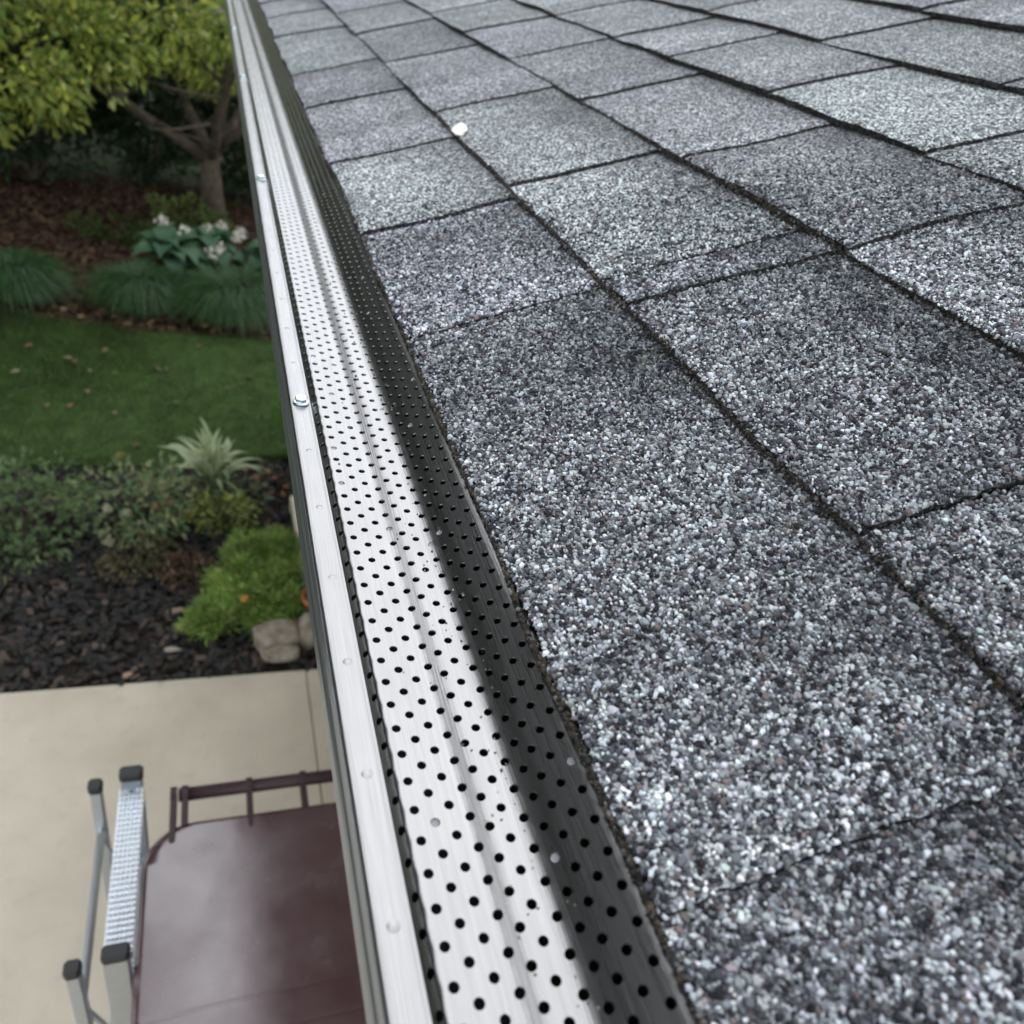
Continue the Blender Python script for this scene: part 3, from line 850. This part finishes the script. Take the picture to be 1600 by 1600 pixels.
def tree(name, label, base, height, rad, cz, nleaf, size, cols, trunk_r, nclump=46, csize=.5, limbs=7, seed=0, fork=None, group=None, hang=0.25):
    rs = random.Random(seed)
    t = empty(name, base); tag(t, label, 'tree', group)
    m = MB()
    top = fork if fork else height * .35
    lean = Vector((rs.uniform(-.08, .08), rs.uniform(-.08, .08), 0))
    pts = [Vector((0, 0, -.05)), Vector((0, 0, .08)), lean * .5 + Vector((0, 0, top * .55)), lean + Vector((0, 0, top))]
    m.tube(pts, [trunk_r * 1.35, trunk_r * 1.1, trunk_r * .92, trunk_r * .85], 12)
    m.build('trunk', 'bark', t, True)
    for j in range(limbs):
        a = 2 * math.pi * j / limbs + rs.uniform(-.4, .4); e = rs.uniform(.45, 1.15)
        ln = rs.uniform(.6, .95) * rad[0]
        p0 = pts[-1] - Vector((0, 0, rs.uniform(0, top * .22)))
        d = Vector((math.cos(a) * math.cos(e), math.sin(a) * math.cos(e), math.sin(e)))
        P = [p0]; r0 = trunk_r * rs.uniform(.42, .62)
        for q in range(1, 6):
            d = (d + Vector((rs.uniform(-.18, .18), rs.uniform(-.18, .18), rs.uniform(-.12, .12)))).normalized()
            P.append(P[-1] + d * ln / 5)
        mm = MB().tube(P, [r0 * (1 - .15 * q) for q in range(6)], 8)
        for s in (2, 3, 4):
            dd = Vector((rs.uniform(-1, 1), rs.uniform(-1, 1), rs.uniform(-.3, .7))).normalized()
            mm.tube([P[s], P[s] + dd * ln * .25, P[s] + dd * ln * .42 + Vector((0, 0, .03))], [r0 * .4, r0 * .25, r0 * .1], 5)
        mm.build('limb', 'bark', t, True)
    P, D, kk = clumpy(nleaf, rad, nclump, csize, .7)
    D = D + np.array((0, 0, -hang)) + rng.normal(0, .5, D.shape)
    P = P + np.array((lean.x, lean.y, cz))
    P = P[P[:, 2] > .15]; D = D[:len(P)]
    leaf_mass('crown', P, D, size, cols, t, .35)
    return t
YG = [(.30, .36, .06), (.42, .45, .07), (.20, .28, .05), (.13, .20, .04), (.36, .40, .11)]
DG = [(.022, .045, .014), (.03, .06, .018), (.018, .036, .014)]
MG = [(.045, .085, .02), (.06, .11, .025), (.035, .07, .02)]

tree('ornamental_tree', 'small forked garden tree with yellow-green leaves behind the hosta bed', (-.08, 8.42, 0), 4.6, (2.1, 1.7, 1.35), 2.55, 15000, .085, YG, .105, 60, .42, 8, 3, .66, hang=.35)
# low outer sprays of the same little tree are part of its crown; a second tree stands to the left
tree('garden_tree', 'bright yellow-green leafy tree left of the forked trunk tree', (-2.3, 8.0, 0), 4.4, (1.7, 1.4, 1.5), 2.1, 12000, .085, YG, .07, 55, .40, 6, 5, .8, hang=.3)
for i, (x, y, r, h, n, c, lb) in enumerate((
        (-.75, 9.5, .9, 1.1, 6500, DG, 'dark evergreen shrub just behind the forked garden tree'),
        (1.1, 9.8, 1.0, 1.2, 5000, DG, 'dark evergreen shrub behind the forked tree at the house end'),
        (-2.6, 9.6, 1.1, 1.25, 6500, DG, 'dark evergreen shrub behind the bright left tree'),
        (.35, 9.35, .55, .7, 2600, DG, 'small dark shrub right behind the forked trunk'),
        (-1.75, 9.1, .8, .9, 4000, DG, 'dark low shrub between the two garden trees'),
        (-4.9, 9.6, 1.2, 1.3, 6000, DG, 'dark rounded shrub at the far left of the garden bed'),
        (-1.9, 12.0, 1.5, 2.0, 8000, MG, 'tall leafy shrub at the back of the garden'),
        (1.0, 12.6, 1.6, 2.2, 7000, MG, 'tall leafy shrub at the back beyond the house corner'))):
    s_ = empty('shrub', (x, y, 0)); tag(s_, lb, 'shrub', 'dark shrubs behind the garden tree')
    m = MB()
    for q in range(6):
        a = q * 1.05; m.tube([(0, 0, 0), (.3 * r * math.cos(a), .3 * r * math.sin(a), h * .5), (.6 * r * math.cos(a), .6 * r * math.sin(a), h)], [.03, .02, .008], 6)
    m.build('stems', 'bark', s_)
    P, D, kk = clumpy(n, (r, r * .9, h * .85), 50, .30, .8); P[:, 2] += h * .95; ok = P[:, 2] > .02
    leaf_mass('foliage', P[ok], D[ok] + rng.normal(0, .4, D[ok].shape), .085, c, s_, .4)
# unseen taller trees ahead and left, added and sized for the guard's dark reflections
for i, (x, y, h, r, lb) in enumerate((
        (-3.6, 12.2, 11, 2.5, 'unseen tall dark tree behind the bright back-left tree, added for reflections'),
        (-5.4, 8.4, 11.5, 2.8, 'unseen tall tree left of the garden beyond the lawn, added for reflections'),
        (-5.5, 4.4, 15, 3.2, 'unseen tall tree at the left end of the lawn, added for reflections'),
        (-6.6, 1.9, 13, 2.8, 'unseen tall tree left of the near bed and path, added for reflections'),
        (-6.4, 14.5, 11, 2.8, 'unseen tall tree deep in the back left corner, added for reflections'),
        (-1.0, 17.5, 6.2, 2.8, 'unseen tree behind the shrubs at the back, added for reflections'),
        (3.4, 17.5, 6.2, 3.0, 'unseen tree beyond the far end of the house, added for reflections'))):
    tree('reflection_tree', lb, (x, y, 0), h, (r, r, h * .38), h * .58, 15000, .31, [(.018, .030, .013), (.022, .038, .015), (.014, .025, .012)], .2, 60, .9, 7, 20 + i, 2.4, 'unseen trees added for reflections in the guard')

# ornamental grass mounds
def grass_mound(x, y, r, h, n, label, group):
    t = empty('ornamental_grass', (x, y, 0)); tag(t, label, 'grass clump', group)
    seg = 5; a = rng.uniform(0, 2 * math.pi, n); out = rng.uniform(.15, 1, n) ** .7 * r; hh = h * rng.uniform(.65, 1.15, n)
    b0 = np.stack([np.cos(a), np.sin(a), 0 * a], -1); st = rng.uniform(0, .12, n)[:, None] * b0 + rng.normal(0, .03, (n, 3)) * np.array((1, 1, 0))
    V = []; Wd = rng.uniform(.003, .006, n)
    sd = np.stack([-np.sin(a), np.cos(a), 0 * a], -1)
    for k in range(seg + 1):
        s = k / seg
        p = st + b0 * (out * s ** 1.35)[:, None] + np.stack([0 * a, 0 * a, hh * (2.3 * s - 1.95 * s * s)], -1)
        p[:, 2] = np.maximum(p[:, 2], .004)
        w = (Wd * (1 - .9 * s))[:, None]
        V += [p - sd * w, p + sd * w]
    V = np.stack(V, 1).reshape(-1, 3); w2 = 2 * (seg + 1)
    q = np.array([[2 * k, 2 * k + 1, 2 * k + 3, 2 * k + 2] for k in range(seg)])
    F = ((np.arange(n) * w2)[:, None, None] + q[None]).reshape(-1, 4)
    c = np.array([(.026, .075, .022), (.036, .098, .027), (.05, .115, .032)])[rng.integers(0, 3, n)] * rng.uniform(.6, 1.3, (n, 1))
    mk('blades', V, F, 'leaf', t, False, np.repeat(c, w2, 0))
    MB().lathe([(.10, 0), (.09, .04), (.04, .07)], 10).build('crown_base', 'stem', t)
    return t
G_ = 'fountain grasses along the far edge of the lawn'
grass_mound(.04, 6.12, .50, .42, 3000, 'dense green fountain grass clump in front of the hosta', G_)
grass_mound(-.62, 6.22, .42, .34, 2400, 'dense green fountain grass clump left of the hosta', G_)
grass_mound(-1.45, 6.2, .44, .36, 2200, 'dense green fountain grass clump beyond the lawn, second from the left', G_)
grass_mound(-2.35, 6.3, .42, .35, 2000, 'leftmost green fountain grass clump beyond the lawn', G_)

# hosta: large ribbed leaves, white flower heads
def blade_mesh(L, Wd, arch, droop, n=8, m=4, fold=.18, tipp=.9, shape='ovate'):
    V = []; F = []
    for i in range(n + 1):
        s = i / n
        if shape == 'ovate': w = Wd * .5 * math.sin(math.pi * min(1, s * .93 + .07) ** .75) * (1 - .15 * s)
        else: w = Wd * .5 * (min(1, s * 5 + .35)) * (1 - s ** 2.2) + .0004
        x = L * s; z = arch * math.sin(math.pi * s * .6) - droop * s * s
        for j in range(m + 1):
            q = j / m * 2 - 1
            V.append((x * (1 - .12 * s), w * q, z + abs(q) * w * fold + .04 * w * math.cos(q * 9)))
    for i in range(n):
        for j in range(m): F.append((i * (m + 1) + j, (i + 1) * (m + 1) + j, (i + 1) * (m + 1) + j + 1, i * (m + 1) + j + 1))
    return V, F
def hosta(x, y, label, seed):
    rs = random.Random(seed); t = empty('hosta', (x, y, 0)); tag(t, label, 'hosta', None)
    meshes = []
    for q in range(4):
        V, F = blade_mesh(.30, .20, .10, .13, 8, 6)
        col = random.Random(q + seed).choice([(.065, .15, .075), (.085, .185, .085), (.055, .125, .07)])
        o = mk('leaf', V, F, 'leaf', t, True, np.tile(np.array(col), (len(V), 1))); meshes.append(o.data)
        me0 = o
        o.rotation_euler = (rs.uniform(-.2, .2), -.5, q * 1.57); o.location = (0, 0, .16)
    for k in range(26):
        o = bpy.data.objects.new('leaf', meshes[k % 4]); COL.objects.link(o); o.parent = t
        a = k * 2.4 + rs.uniform(-.3, .3); ring = k / 26
        o.rotation_euler = (rs.uniform(-.25, .25), -rs.uniform(.0, .5) + .6 * ring, a)
        o.location = (math.cos(a) * .16 * ring, math.sin(a) * .16 * ring, .25 - .15 * ring + rs.uniform(-.02, .02)); s_ = rs.uniform(.7, 1.1); o.scale = (s_,) * 3
    return t
def flower_head(parent, loc, r, mat='white_petal', n=40):
    P, D = ball(n, .5); P = P * r * np.array((1, 1, .8))
    L = np.full(n, r * .6); V, F = leaves_arr(P, rng.normal(0, 1, (n, 3)), L, L * .7, up=D)
    o = mk('flower_head', V, F, mat, parent, loc=loc); return o
h1 = hosta(-.12, 7.15, 'blue-green hosta with broad leaves and white flower heads by the tree', 1)
for p in ((-.20, -.12, .33), (-.02, .10, .30), (.09, .15, .32), (.08, -.22, .27), (.22, -.02, .30), (-.38, .3, .26), (.03, -.26, .24), (.26, .12, .31)):
    flower_head(h1, p, .042 + .018 * random.random())
    MB().tube([(p[0] * .4, p[1] * .4, .02), (p[0], p[1], p[2])], [.006, .003], 6).build('stalk', 'stem', h1)
hosta(-.42, 6.95, 'smaller flowerless hosta on the left of the white-flowering one', 2)
hosta(.42, 7.1, 'broad-leaved hosta right of the white-flowering one', 4)
s_ = empty('young_shrub', (-.30, 7.95, 0)); tag(s_, 'young bright green shrub at the foot of the forked tree', 'shrub')
P, D, kk = clumpy(700, (.30, .25, .14), 18, .10); P[:, 2] += .16
leaf_mass('foliage', P[P[:, 2] > 0], D[P[:, 2] > 0], .06, [(.07, .11, .02), (.09, .13, .025)], s_)
MB().tube([(0, 0, 0), (.01, 0, .2)], [.012, .004], 6).build('stems', 'stem', s_)
s_ = empty('low_groundcover', (-.75, 7.75, 0)); tag(s_, 'low green groundcover left of the forked tree trunk', 'groundcover')
P, D, kk = clumpy(1500, (.55, .35, .05), 30, .09); P[:, 2] = np.abs(P[:, 2]) + .02
leaf_mass('foliage', P, D, .05, [(.06, .085, .015), (.045, .07, .015)], s_)

# --- near bed
def spider_plant():
    t = empty('variegated_grass', (-.11, 3.72, .03)); tag(t, 'pale variegated strap-leaved plant arching at the edge of the lawn', 'plant')
    rs = random.Random(9)
    V, F = blade_mesh(.40, .054, .15, .10, 10, 4, .25, shape='strap')
    V = np.array(V); q = np.abs(V[:, 1]) / .027
    tint = np.where((q > .62)[:, None], np.array((.62, .64, .44)), np.array((.36, .45, .25)))
    o = mk('leaf', V, F, 'leaf', t, True, tint); me = o.data
    for k in range(38):
        if k: o = bpy.data.objects.new('leaf', me); COL.objects.link(o); o.parent = t
        ring = (k / 38)
        o.rotation_euler = (rs.uniform(-.3, .3), -(1.25 - 1.25 * ring + rs.uniform(-.15, .15)), k * 2.39996 + rs.uniform(-.2, .2))
        o.location = (rs.uniform(-.03, .03), rs.uniform(-.03, .03), .05); s_ = rs.uniform(.65, 1.08); o.scale = (s_, s_ * rs.uniform(.8, 1.2), s_)
    return t
spider_plant()
def small_shrub(x, y, r, h, n, size, cols, label, name='flowering_shrub', flowers=(), fmat='white_petal', cat='shrub', nclump=24):
    t = empty(name, (x, y, 0)); tag(t, label, cat)
    P, D, kk = clumpy(n, (r, r * .85, h * .5), nclump, r * .33); P[:, 2] += h * .5; ok = P[:, 2] > .01
    leaf_mass('foliage', P[ok], D[ok] + rng.normal(0, .35, D[ok].shape), size, cols, t, .35)
    m = MB(); rs = random.Random(int(x * 100))
    for q in range(9):
        a = q * 2.4; b = rs.uniform(.3, .8)
        m.tube([(0, 0, 0), (r * .4 * b * math.cos(a), r * .4 * b * math.sin(a), h * .45), (r * b * math.cos(a), r * b * math.sin(a), h * .8)], [.006, .004, .002], 5)
    m.build('stems', 'stem', t)
    for p, rr_, col in flowers:
        P, D = ball(70, .3); P = P * np.array((1, 1, .6)); L = np.full(70, rr_ * .75); V, F = leaves_arr(P * rr_ * .8, rng.normal(0, 1, (70, 3)), L, L * .8, up=D * .6 + np.array((0, -.3, .8)))
        mk('flower', V, F, 'leaf', t, False, np.tile(np.array(col), (len(V), 1)), loc=p)
    return t
PINK = (.45, .19, .14); SAL = (.34, .19, .13)
small_shrub(-.47, 3.45, .28, .32, 900, .042, [(.16, .23, .09), (.22, .27, .12), (.29, .30, .16), (.11, .20, .10)], 'loose grey-green shrub with salmon flowers left of the variegated plant',
            flowers=[((.07, .0, .28), .021, PINK), ((.10, -.16, .24), .018, SAL), ((-.08, .20, .30), .02, (.30, .27, .09)), ((.16, -.10, .22), .016, SAL), ((-.1, -.2, .26), .02, (.42, .42, .30)), ((-.02, -.22, .25), .017, (.42, .42, .30)), ((-.1, -.28, .12), .02, (.35, .33, .2))])
small_shrub(-.07, 3.43, .16, .18, 600, .038, [(.28, .31, .07), (.34, .35, .09), (.18, .24, .08), (.12, .18, .09)], 'low yellow-green leafy plant in front of the variegated plant', 'leafy_plant', cat='plant')
small_shrub(-.02, 3.64, .17, .16, 420, .04, [(.12, .18, .10), (.16, .22, .13), (.24, .26, .15)], 'blue-green leafy plant right beneath the variegated plant', 'leafy_plant', cat='plant', flowers=[((.08, .06, .20), .018, (.40, .26, .2))])
small_shrub(-.98, 3.35, .32, .34, 1000, .045, [(.11, .18, .07), (.15, .21, .08), (.09, .15, .06)], 'green bushy shrub at the left of the near bed', nclump=30)
small_shrub(-1.6, 3.2, .34, .36, 1000, .045, [(.09, .13, .05), (.14, .17, .05)], 'leftmost yellowish shrub of the near bed', nclump=30)
small_shrub(-.42, 3.10, .16, .10, 420, .03, [(.14, .13, .06), (.11, .075, .045), (.18, .16, .09)], 'low brownish dying plant in the dark mulch', 'withered_plant', cat='plant')
small_shrub(-.22, 3.05, .12, .05, 260, .04, [(.10, .05, .032), (.14, .085, .055), (.06, .035, .026)], 'heap of brown dead leaves below the yellow-green plant', 'dead_leaf_heap', cat='leaf litter')

# feathery green groundcover cushion beside the path
gc = empty('groundcover_cushion', (.10, 2.95, 0)); tag(gc, 'soft feathery green groundcover cushion spilling towards the path', 'groundcover')
blobs = [(.03, .18, .20, .075), (.13, -.02, .19, .085), (-.06, -.10, .17, .065), (-.20, -.22, .12, .045), (.06, -.22, .15, .06), (.17, .20, .14, .07), (-.03, .05, .18, .08), (-.27, -.27, .07, .03)]
pts = []
for (bx, by, br, bh) in blobs:
    m_ = int(62000 * br * br); a = rng.uniform(0, 2 * math.pi, m_); rr = np.sqrt(rng.random(m_))
    lim = 1 + .30 * vnoise(np.cos(a) * 2.5 + bx * 40, np.sin(a) * 2.5 + by * 40, 61)
    x_ = bx + br * lim * rr * np.cos(a); y_ = by + br * lim * rr * np.sin(a)
    z_ = bh * np.sqrt(np.clip(1 - rr ** 2, 0, 1)) * (1 + .45 * vnoise(x_ * 16, y_ * 16, 63)) + .012 + rng.uniform(-.012, .014, m_)
    pts.append(np.stack([x_, y_, z_, a, rr], -1))
pts = np.concatenate(pts); n = len(pts)
gxp, gyp, gz, a, rr = pts.T
P = np.stack([gxp, gyp, np.maximum(gz, .006)], -1)
D = np.stack([np.cos(a) * rr, np.sin(a) * rr, .50 + 0 * a], -1) + rng.normal(0, .45, (n, 3))
D += .8 * np.stack([vnoise(gxp * 14, gyp * 14, 64), vnoise(gxp * 14, gyp * 14, 65), 0 * a], -1)
L = .040 * rng.uniform(.5, 1.5, n)
V, F = leaves_arr(P, D, L, L * .16)
pal = np.array([(.24, .38, .08), (.29, .43, .09), (.17, .32, .06), (.36, .44, .15)])[rng.integers(0, 4, n)] * (1 + .45 * vnoise(gxp * 11, gyp * 11, 66))[:, None]
mk('foliage', V, F, 'leaf', gc, False, np.repeat(np.clip(pal, .01, .5), 5, 0))

# bark mulch chips: nobody could count these
def chips(name, x0, x1, y0, y1, n, cols, smin, smax, zbase, keep=None):
    x = rng.uniform(x0, x1, n); y = rng.uniform(y0, y1, n)
    if keep is not None: ok = keep(x, y); x = x[ok]; y = y[ok]; n = len(x)
    L = rng.uniform(smin, smax, n); W_ = L * rng.uniform(.25, .6, n); T = L * .12
    a = rng.uniform(0, math.pi, n); tx = rng.normal(0, .35, n); ty = rng.normal(0, .35, n)
    V = []
    for (cx, cy, cz) in ((-.5, -.5, 0), (.5, -.4, 0), (.45, .5, 0), (-.4, .45, 0), (-.45, -.4, 1), (.42, -.42, 1), (.4, .42, 1), (-.36, .4, 1)):
        lx = cx * L; ly = cy * W_
        V.append(np.stack([x + lx * np.cos(a) - ly * np.sin(a), y + lx * np.sin(a) + ly * np.cos(a), zbase + rng.uniform(0, .004, 1) + L * .15 + cz * T + tx * lx + ty * ly], -1))
    V = np.stack(V, 1).reshape(-1, 3)
    q = np.array([[4, 5, 6, 7], [0, 1, 5, 4], [1, 2, 6, 5], [2, 3, 7, 6], [3, 0, 4, 7]])
    F = ((np.arange(n) * 8)[:, None, None] + q[None]).reshape(-1, 4)
    c = np.asarray(cols)[rng.integers(0, len(cols), n)] * rng.uniform(.6, 1.4, (n, 1))
    return tag(mk(name, V, F, 'chip', None, False, np.repeat(c, 8, 0)), kind='stuff')
MUL = [(.018, .016, .017), (.026, .022, .022), (.036, .027, .024), (.014, .014, .016), (.022, .021, .024), (.026, .024, .027), (.085, .062, .05)]
o = chips('bark_mulch', -3.2, .44, YB0, 4.1, 15000, MUL, .015, .055, -.012, lambda x, y: y < lawn_near(x) + .02)
tag(o, 'dark bark mulch covering the near planting bed', 'mulch')
o = chips('red_mulch', -3.5, 1.2, 5.6, 9.5, 9000, [(.06, .026, .016), (.04, .02, .014), (.085, .04, .025), (.10, .06, .03)], .03, .08, -.01, lambda x, y: y > lawn_far(x) - .01)
tag(o, 'reddish bark mulch around the grasses and the tree', 'mulch')
# single pale chips and leaves that show up on the dark mulch
def loose(name, x, y, z, L, Wd, col, label, cat, group, rz, tilt=0.1):
    V, F = blade_mesh(L, Wd, .004, .004, 5, 4, .2)
    V = [(a - L / 2, b, c) for a, b, c in V]
    o = mk(name, V, F, 'leaf' if name != 'wood_chip' else 'chip', None, True, np.tile(np.array(col), (len(V), 1)), loc=(x, y, z)); o.rotation_euler = (tilt, -tilt, rz)
    md = o.modifiers.new('thickness', 'SOLIDIFY'); md.thickness = .0012 if name != 'wood_chip' else .008
    return tag(o, label, cat, group)
loose('wood_chip', -.26, 2.80, .012, .10, .030, (.26, .19, .14), 'long pale wood chip lying in the dark mulch left of the cushion', 'wood chip', 'pale chips in the mulch', .1)
loose('wood_chip', -.27, 2.555, .012, .085, .028, (.30, .26, .22), 'pale grey wood chip in the mulch near the path edge', 'wood chip', 'pale chips in the mulch', -.2)
loose('wood_chip', -.44, 2.43, .012, .05, .024, (.36, .24, .17), 'small tan wood chip at the left corner by the path', 'wood chip', 'pale chips in the mulch', .3)
loose('wood_chip', .21, 3.33, .012, .07, .032, (.17, .13, .115), 'greyish chip in the mulch above the cushion', 'wood chip', 'pale chips in the mulch', .9)
loose('fallen_leaf', .03, 2.76, .108, .050, .034, (.55, .24, .035), 'yellow-orange fallen leaf resting on the green cushion', 'leaf', None, .5, .4)
rl = random.Random(21)
for k in range(9):
    loose('fallen_leaf', rl.uniform(.10, .30), rl.uniform(3.66, 3.92), .02, rl.uniform(.04, .06), .034, rl.choice([(.20, .065, .045), (.26, .11, .04), (.16, .06, .045), (.28, .16, .06)]),
          'red-brown fallen leaf on the dark mulch at the lawn corner', 'leaf', 'fallen leaves on the mulch corner', rl.uniform(0, 6), rl.uniform(-.4, .4))
for k in range(40):
    x = rl.uniform(-2.6, .55); y = rl.uniform(4.1, 5.6)
    loose('fallen_leaf', x, y, .034, rl.uniform(.04, .07), rl.uniform(.03, .045), rl.choice([(.13, .10, .04), (.17, .09, .035), (.14, .13, .06), (.10, .08, .04), (.22, .20, .11)]),
          'small brown fallen leaf on the green lawn', 'leaf', 'fallen leaves on the lawn', rl.uniform(0, 6), rl.uniform(-.3, .3))
for k in range(12):
    x = rl.uniform(-1.6, .1)
    loose('fallen_leaf', x, lawn_far(x) + rl.uniform(.02, .22), .03, rl.uniform(.05, .08), .045, rl.choice([(.30, .22, .12), (.24, .15, .08)]),
          'pale dry leaf on the reddish mulch beyond the lawn', 'leaf', 'dry leaves beyond the lawn', rl.uniform(0, 6), rl.uniform(-.3, .3))

# lawn blades
n = 110000
x = rng.uniform(-3.6, .8, n); tt = rng.random(n)
y = lawn_near(x) + (tt * 1.06 - .03) * (lawn_far(x) - lawn_near(x))
L = rng.uniform(.022, .05, n); a = rng.uniform(0, 2 * math.pi, n); w = rng.uniform(.0016, .003, n)
p = np.stack([x, y, 0 * x], -1); sd = np.stack([np.cos(a), np.sin(a), 0 * a], -1) * w[:, None]
tip = p + np.stack([rng.normal(0, .5, n) * L, rng.normal(0, .5, n) * L, L], -1)
V = np.stack([p - sd, p + sd, tip], 1).reshape(-1, 3); F = np.arange(3 * n).reshape(-1, 3)
c = np.array([(.055, .115, .022), (.044, .096, .018), (.075, .125, .028), (.058, .092, .022)])[rng.integers(0, 4, n)] * rng.uniform(.7, 1.3, (n, 1)) * (1 + .35 * vnoise(x * 3, y * 3, 91) + .25 * vnoise(x * 9, y * 9, 92))[:, None]
tag(mk('lawn_grass', V, F, 'leaf', None, False, np.repeat(c, 3, 0)), 'mown green grass of the lawn', 'grass', kind='stuff')

# edging stones
def stone(x, y, rx, ry, rz_, label, seed, rot=0):
    V = []; F = []; n1, n2 = 16, 10
    for i in range(n2 + 1):
        th = math.pi * i / n2
        for j in range(n1):
            ph = 2 * math.pi * j / n1
            d = np.array((math.sin(th) * math.cos(ph), math.sin(th) * math.sin(ph), math.cos(th)))
            e = np.sign(d) * np.abs(d) ** .75
            k = 1 + .13 * float(vnoise(d[0] * 1.7 + seed, d[1] * 1.7 + d[2] * 2.3, seed)) + .05 * float(vnoise(d[0] * 5 + seed, d[1] * 5 + d[2] * 4, seed + 1))
            V.append((e[0] * rx * k, e[1] * ry * k, e[2] * rz_ * k))
    for i in range(n2):
        for j in range(n1): F.append((i * n1 + j, (i + 1) * n1 + j, (i + 1) * n1 + (j + 1) % n1, i * n1 + (j + 1) % n1))
    o = mk('edging_stone', V, F, 'fieldstone', None, True, loc=(x, y, rz_ * .55)); o.rotation_euler[2] = rot
    return tag(o, label, 'stone', 'edging stones by the path')
stone(.160, 2.565, .105, .085, .07, 'wide tan edging stone below the green cushion', 3, .1)
stone(.300, 2.585, .055, .085, .075, 'pale rounded edging stone partly hidden by the gutter, right of the tan one', 8, -.1)
stone(.17, 2.478, .085, .040, .04, 'low flat brown stone in front of the wide tan one', 15, .05)

# cream downspout extension lying along the house wall, and a clay pot
ds = empty('downspout_extension', (.338, 3.23, 0)); tag(ds, 'cream plastic downspout extension lying on the mulch along the house', 'downspout')
V, F = loft([(rr_outline(-.045, .045, -.036, .036, .012, .012, 3), 0)], False)
def square_tube(m, y0, y1, hw, hh, zc):
    o_ = rr_outline(-hw, hw, -hh, hh, .010, .010, 3); i_ = rr_outline(-hw + .004, hw - .004, -hh + .004, hh - .004, .008, .008, 3); n = len(o_)
    V = [(x, y0, zc + z) for x, z in o_] + [(x, y1, zc + z) for x, z in o_] + [(x, y0, zc + z) for x, z in i_] + [(x, y1, zc + z) for x, z in i_]
    F = []
    for j in range(n):
        k2 = (j + 1) % n
        F += [(j, k2, n + k2, n + j), (2 * n + j, 3 * n + j, 3 * n + k2, 2 * n + k2), (j, 2 * n + j, 2 * n + k2, k2), (n + j, n + k2, 3 * n + k2, 3 * n + j)]
    m.add(V, F)
m = MB(); square_tube(m, -.36, .36, .042, .036, .045); m.build('pipe', 'cream_plastic', ds)
m = MB(); square_tube(m, .30, .37, .046, .040, .045); m.build('collar', 'cream_plastic', ds)
pot = empty('clay_pot', (.345, 2.745, 0)); tag(pot, 'terracotta clay pot tucked beside the cushion under the gutter', 'pot')
MB().lathe([(.04, 0), (.06, .10), (.058, .10), (.03, .02)], 20).build('pot_body', 'terracotta', pot, True)
MB().lathe([(.064, .095), (.067, .12), (.060, .122), (.056, .09)], 20).build('rim', 'terracotta', pot, True)
